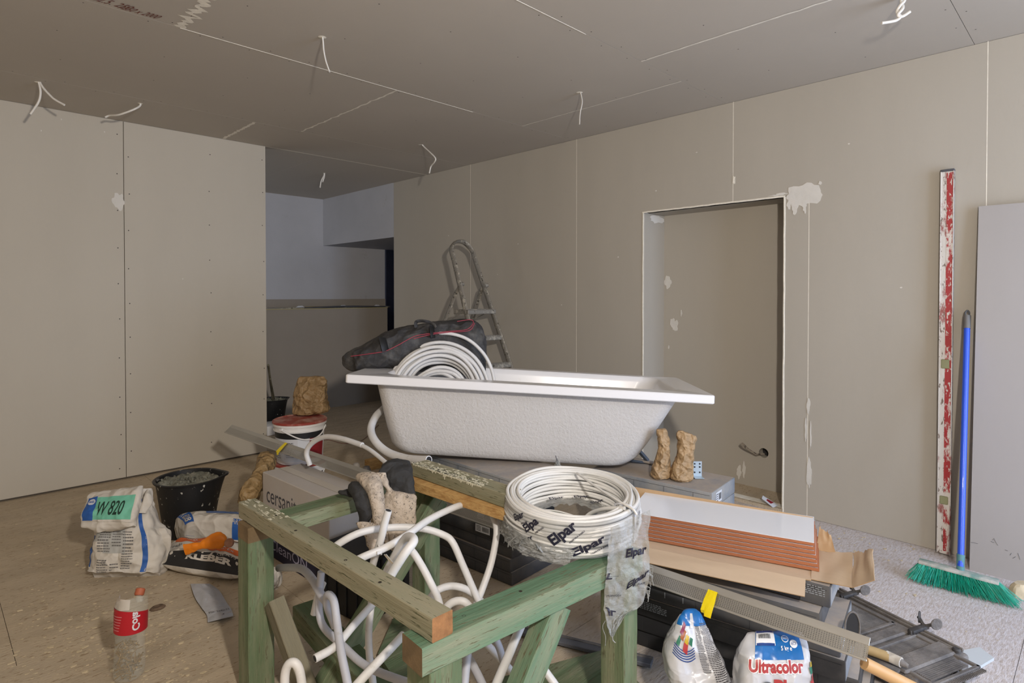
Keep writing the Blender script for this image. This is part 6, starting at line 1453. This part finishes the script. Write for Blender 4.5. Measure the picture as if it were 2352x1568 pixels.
# ------------------------------------------------------------------ cables hanging from the ceiling
m_cc = mat('ceiling_cable', (226, 222, 214), .5)
def cable(anchor, pts, r, label, fl=1.0, two=None, dd=0):
    a = at_z(anchor[0], anchor[1], H); d = (a-CAM).dot(FW); mb = MB()
    P = [a+Vector((0, 0, .02))]+[at_d(x, y, d+k) for x, y, k in pts]
    mb.tube(smooth_path(P, 6), r, m_cc, 8, flat=fl, up=(RT.x, RT.y, .01))
    if two: mb.tube(smooth_path([a+Vector((.004, .004, .02))]+[at_d(x, y, d+k) for x, y, k in two], 6), r, m_cc, 8, flat=fl, up=(RT.x, RT.y, .01))
    mb.lathe([(r*1.3, -.002), (r*2.6, 0)], m_fill, 10, (a.x, a.y, H-.0012))
    return setp(mb.build('ceiling_cable', smooth=50), label, 'cable', 'cables hanging from the ceiling')
cable((740, 85), [(742, 95, 0), (744, 118, 0), (749, 142, 0), (757, 165, 0)], .0075, 'straight flat cable hanging from the ceiling at the upper left centre', .5)
cable((1331, 212), [(1335, 220, 0), (1337, 236, 0), (1332, 262, 0), (1331, 286, 0)], .0075, 'slightly curved flat cable hanging from the ceiling above the bathtub', .5)
cable((965, 332), [(975, 338, 0), (988, 350, -.05), (1000, 363, -.08), (998, 372, -.06), (990, 382, 0), (986, 398, 0)], .0055, 'kinked thin cable hanging near the right wall corner above the ladder')
cable((86, 188), [(91, 197, 0), (93, 215, 0), (88, 235, 0), (70, 262, 0)], .006, 'forked pair of thin cables hanging at the far left of the ceiling', two=[(98, 200, 0), (118, 222, 0), (130, 231, 0), (148, 241, 0)])
cable((322, 237), [(322, 242, 0), (310, 250, -.03), (290, 258, -.04), (270, 264, -.03), (252, 265, 0), (242, 269, 0)], .006, 'single thin cable curling left above the left wall joint')
cable((745, 397), [(744, 403, 0), (738, 415, 0), (735, 431, 0)], .006, 'short double cable hanging in the dim alcove ceiling', two=[(745, 405, 0), (741, 418, 0)])
cable((2075, -12), [(2078, 0, 0), (2068, 12, 0), (2060, 28, .01), (2068, 38, 0), (2060, 46, 0), (2045, 50, 0), (2025, 53, 0)], .006, 'twisted white cable bundle at the top right of the ceiling', two=[(2070, 4, .02), (2074, 18, 0), (2062, 34, 0), (2072, 38, 0), (2090, 27, 0)])
# bits on the floor behind the trestle
mb = MB(); q = at_z(858, 1075, .0); mb.box((q.x, q.y, .035), (.11, .07, .07), m_osb, .003); setp(mb.build('wood_block', smooth=30), 'small light wood block behind the gloves', 'block')
mb = MB(); q = at_z(842, 1090, .0); mb.lathe([(.03, 0), (.03, .04), (.022, .05), (.022, .06)], mat('grey_plug', (120, 116, 112), .6), 18, (q.x, q.y, 0)); setp(mb.build('pipe_plug', smooth=40), 'grey plastic plug on the floor behind the gloves', 'plug')
mb = MB(); q = at_z(818, 1078, .0); mb.lathe([(.028, 0), (.028, .03), (.02, .045), (.012, .05)], mat('pale_plug', (168, 162, 154), .6), 18, (q.x, q.y, 0)); setp(mb.build('pipe_plug', smooth=40), 'pale plastic plug left of the grey one', 'plug')
mb = MB(); q = at_z(908, 1085, .0); mb.box((q.x, q.y, .04), (.05, .10, .08), m_red, .004); setp(mb.build('red_box', smooth=30), 'small red box on the floor under the left end of the bathtub', 'box')
mb = MB(); mb.tube(smooth_path([at_z(700, 1035, .004), at_z(745, 1010, .004), at_z(790, 1018, .004), at_z(830, 1012, .004), at_z(870, 975, .004)], 8), .0025, mat('dull_red_cord', (122, 80, 70), .7), 6)
setp(mb.build('cord', smooth=50), 'thin dull red cord on the floor behind the conduit', 'cord')
mb = MB(); a, b = at_z(1255, 1466, .01), at_z(1400, 1502, .01); M_ = orient(b-a, (0, 0, 1), a); mb.M = M_; l_ = (b-a).length; mb.box((l_/2, 0, .008), (l_+.3, .05, .014), mat('dark_strip', (92, 94, 100), .5), .002); mb.box((l_/2, .01, .0165), (l_+.3, .008, .003), m_case)
setp(mb.build('floor_strip', smooth=30), 'dark grey metal strip lying on the floor right of the front brace', 'strip')
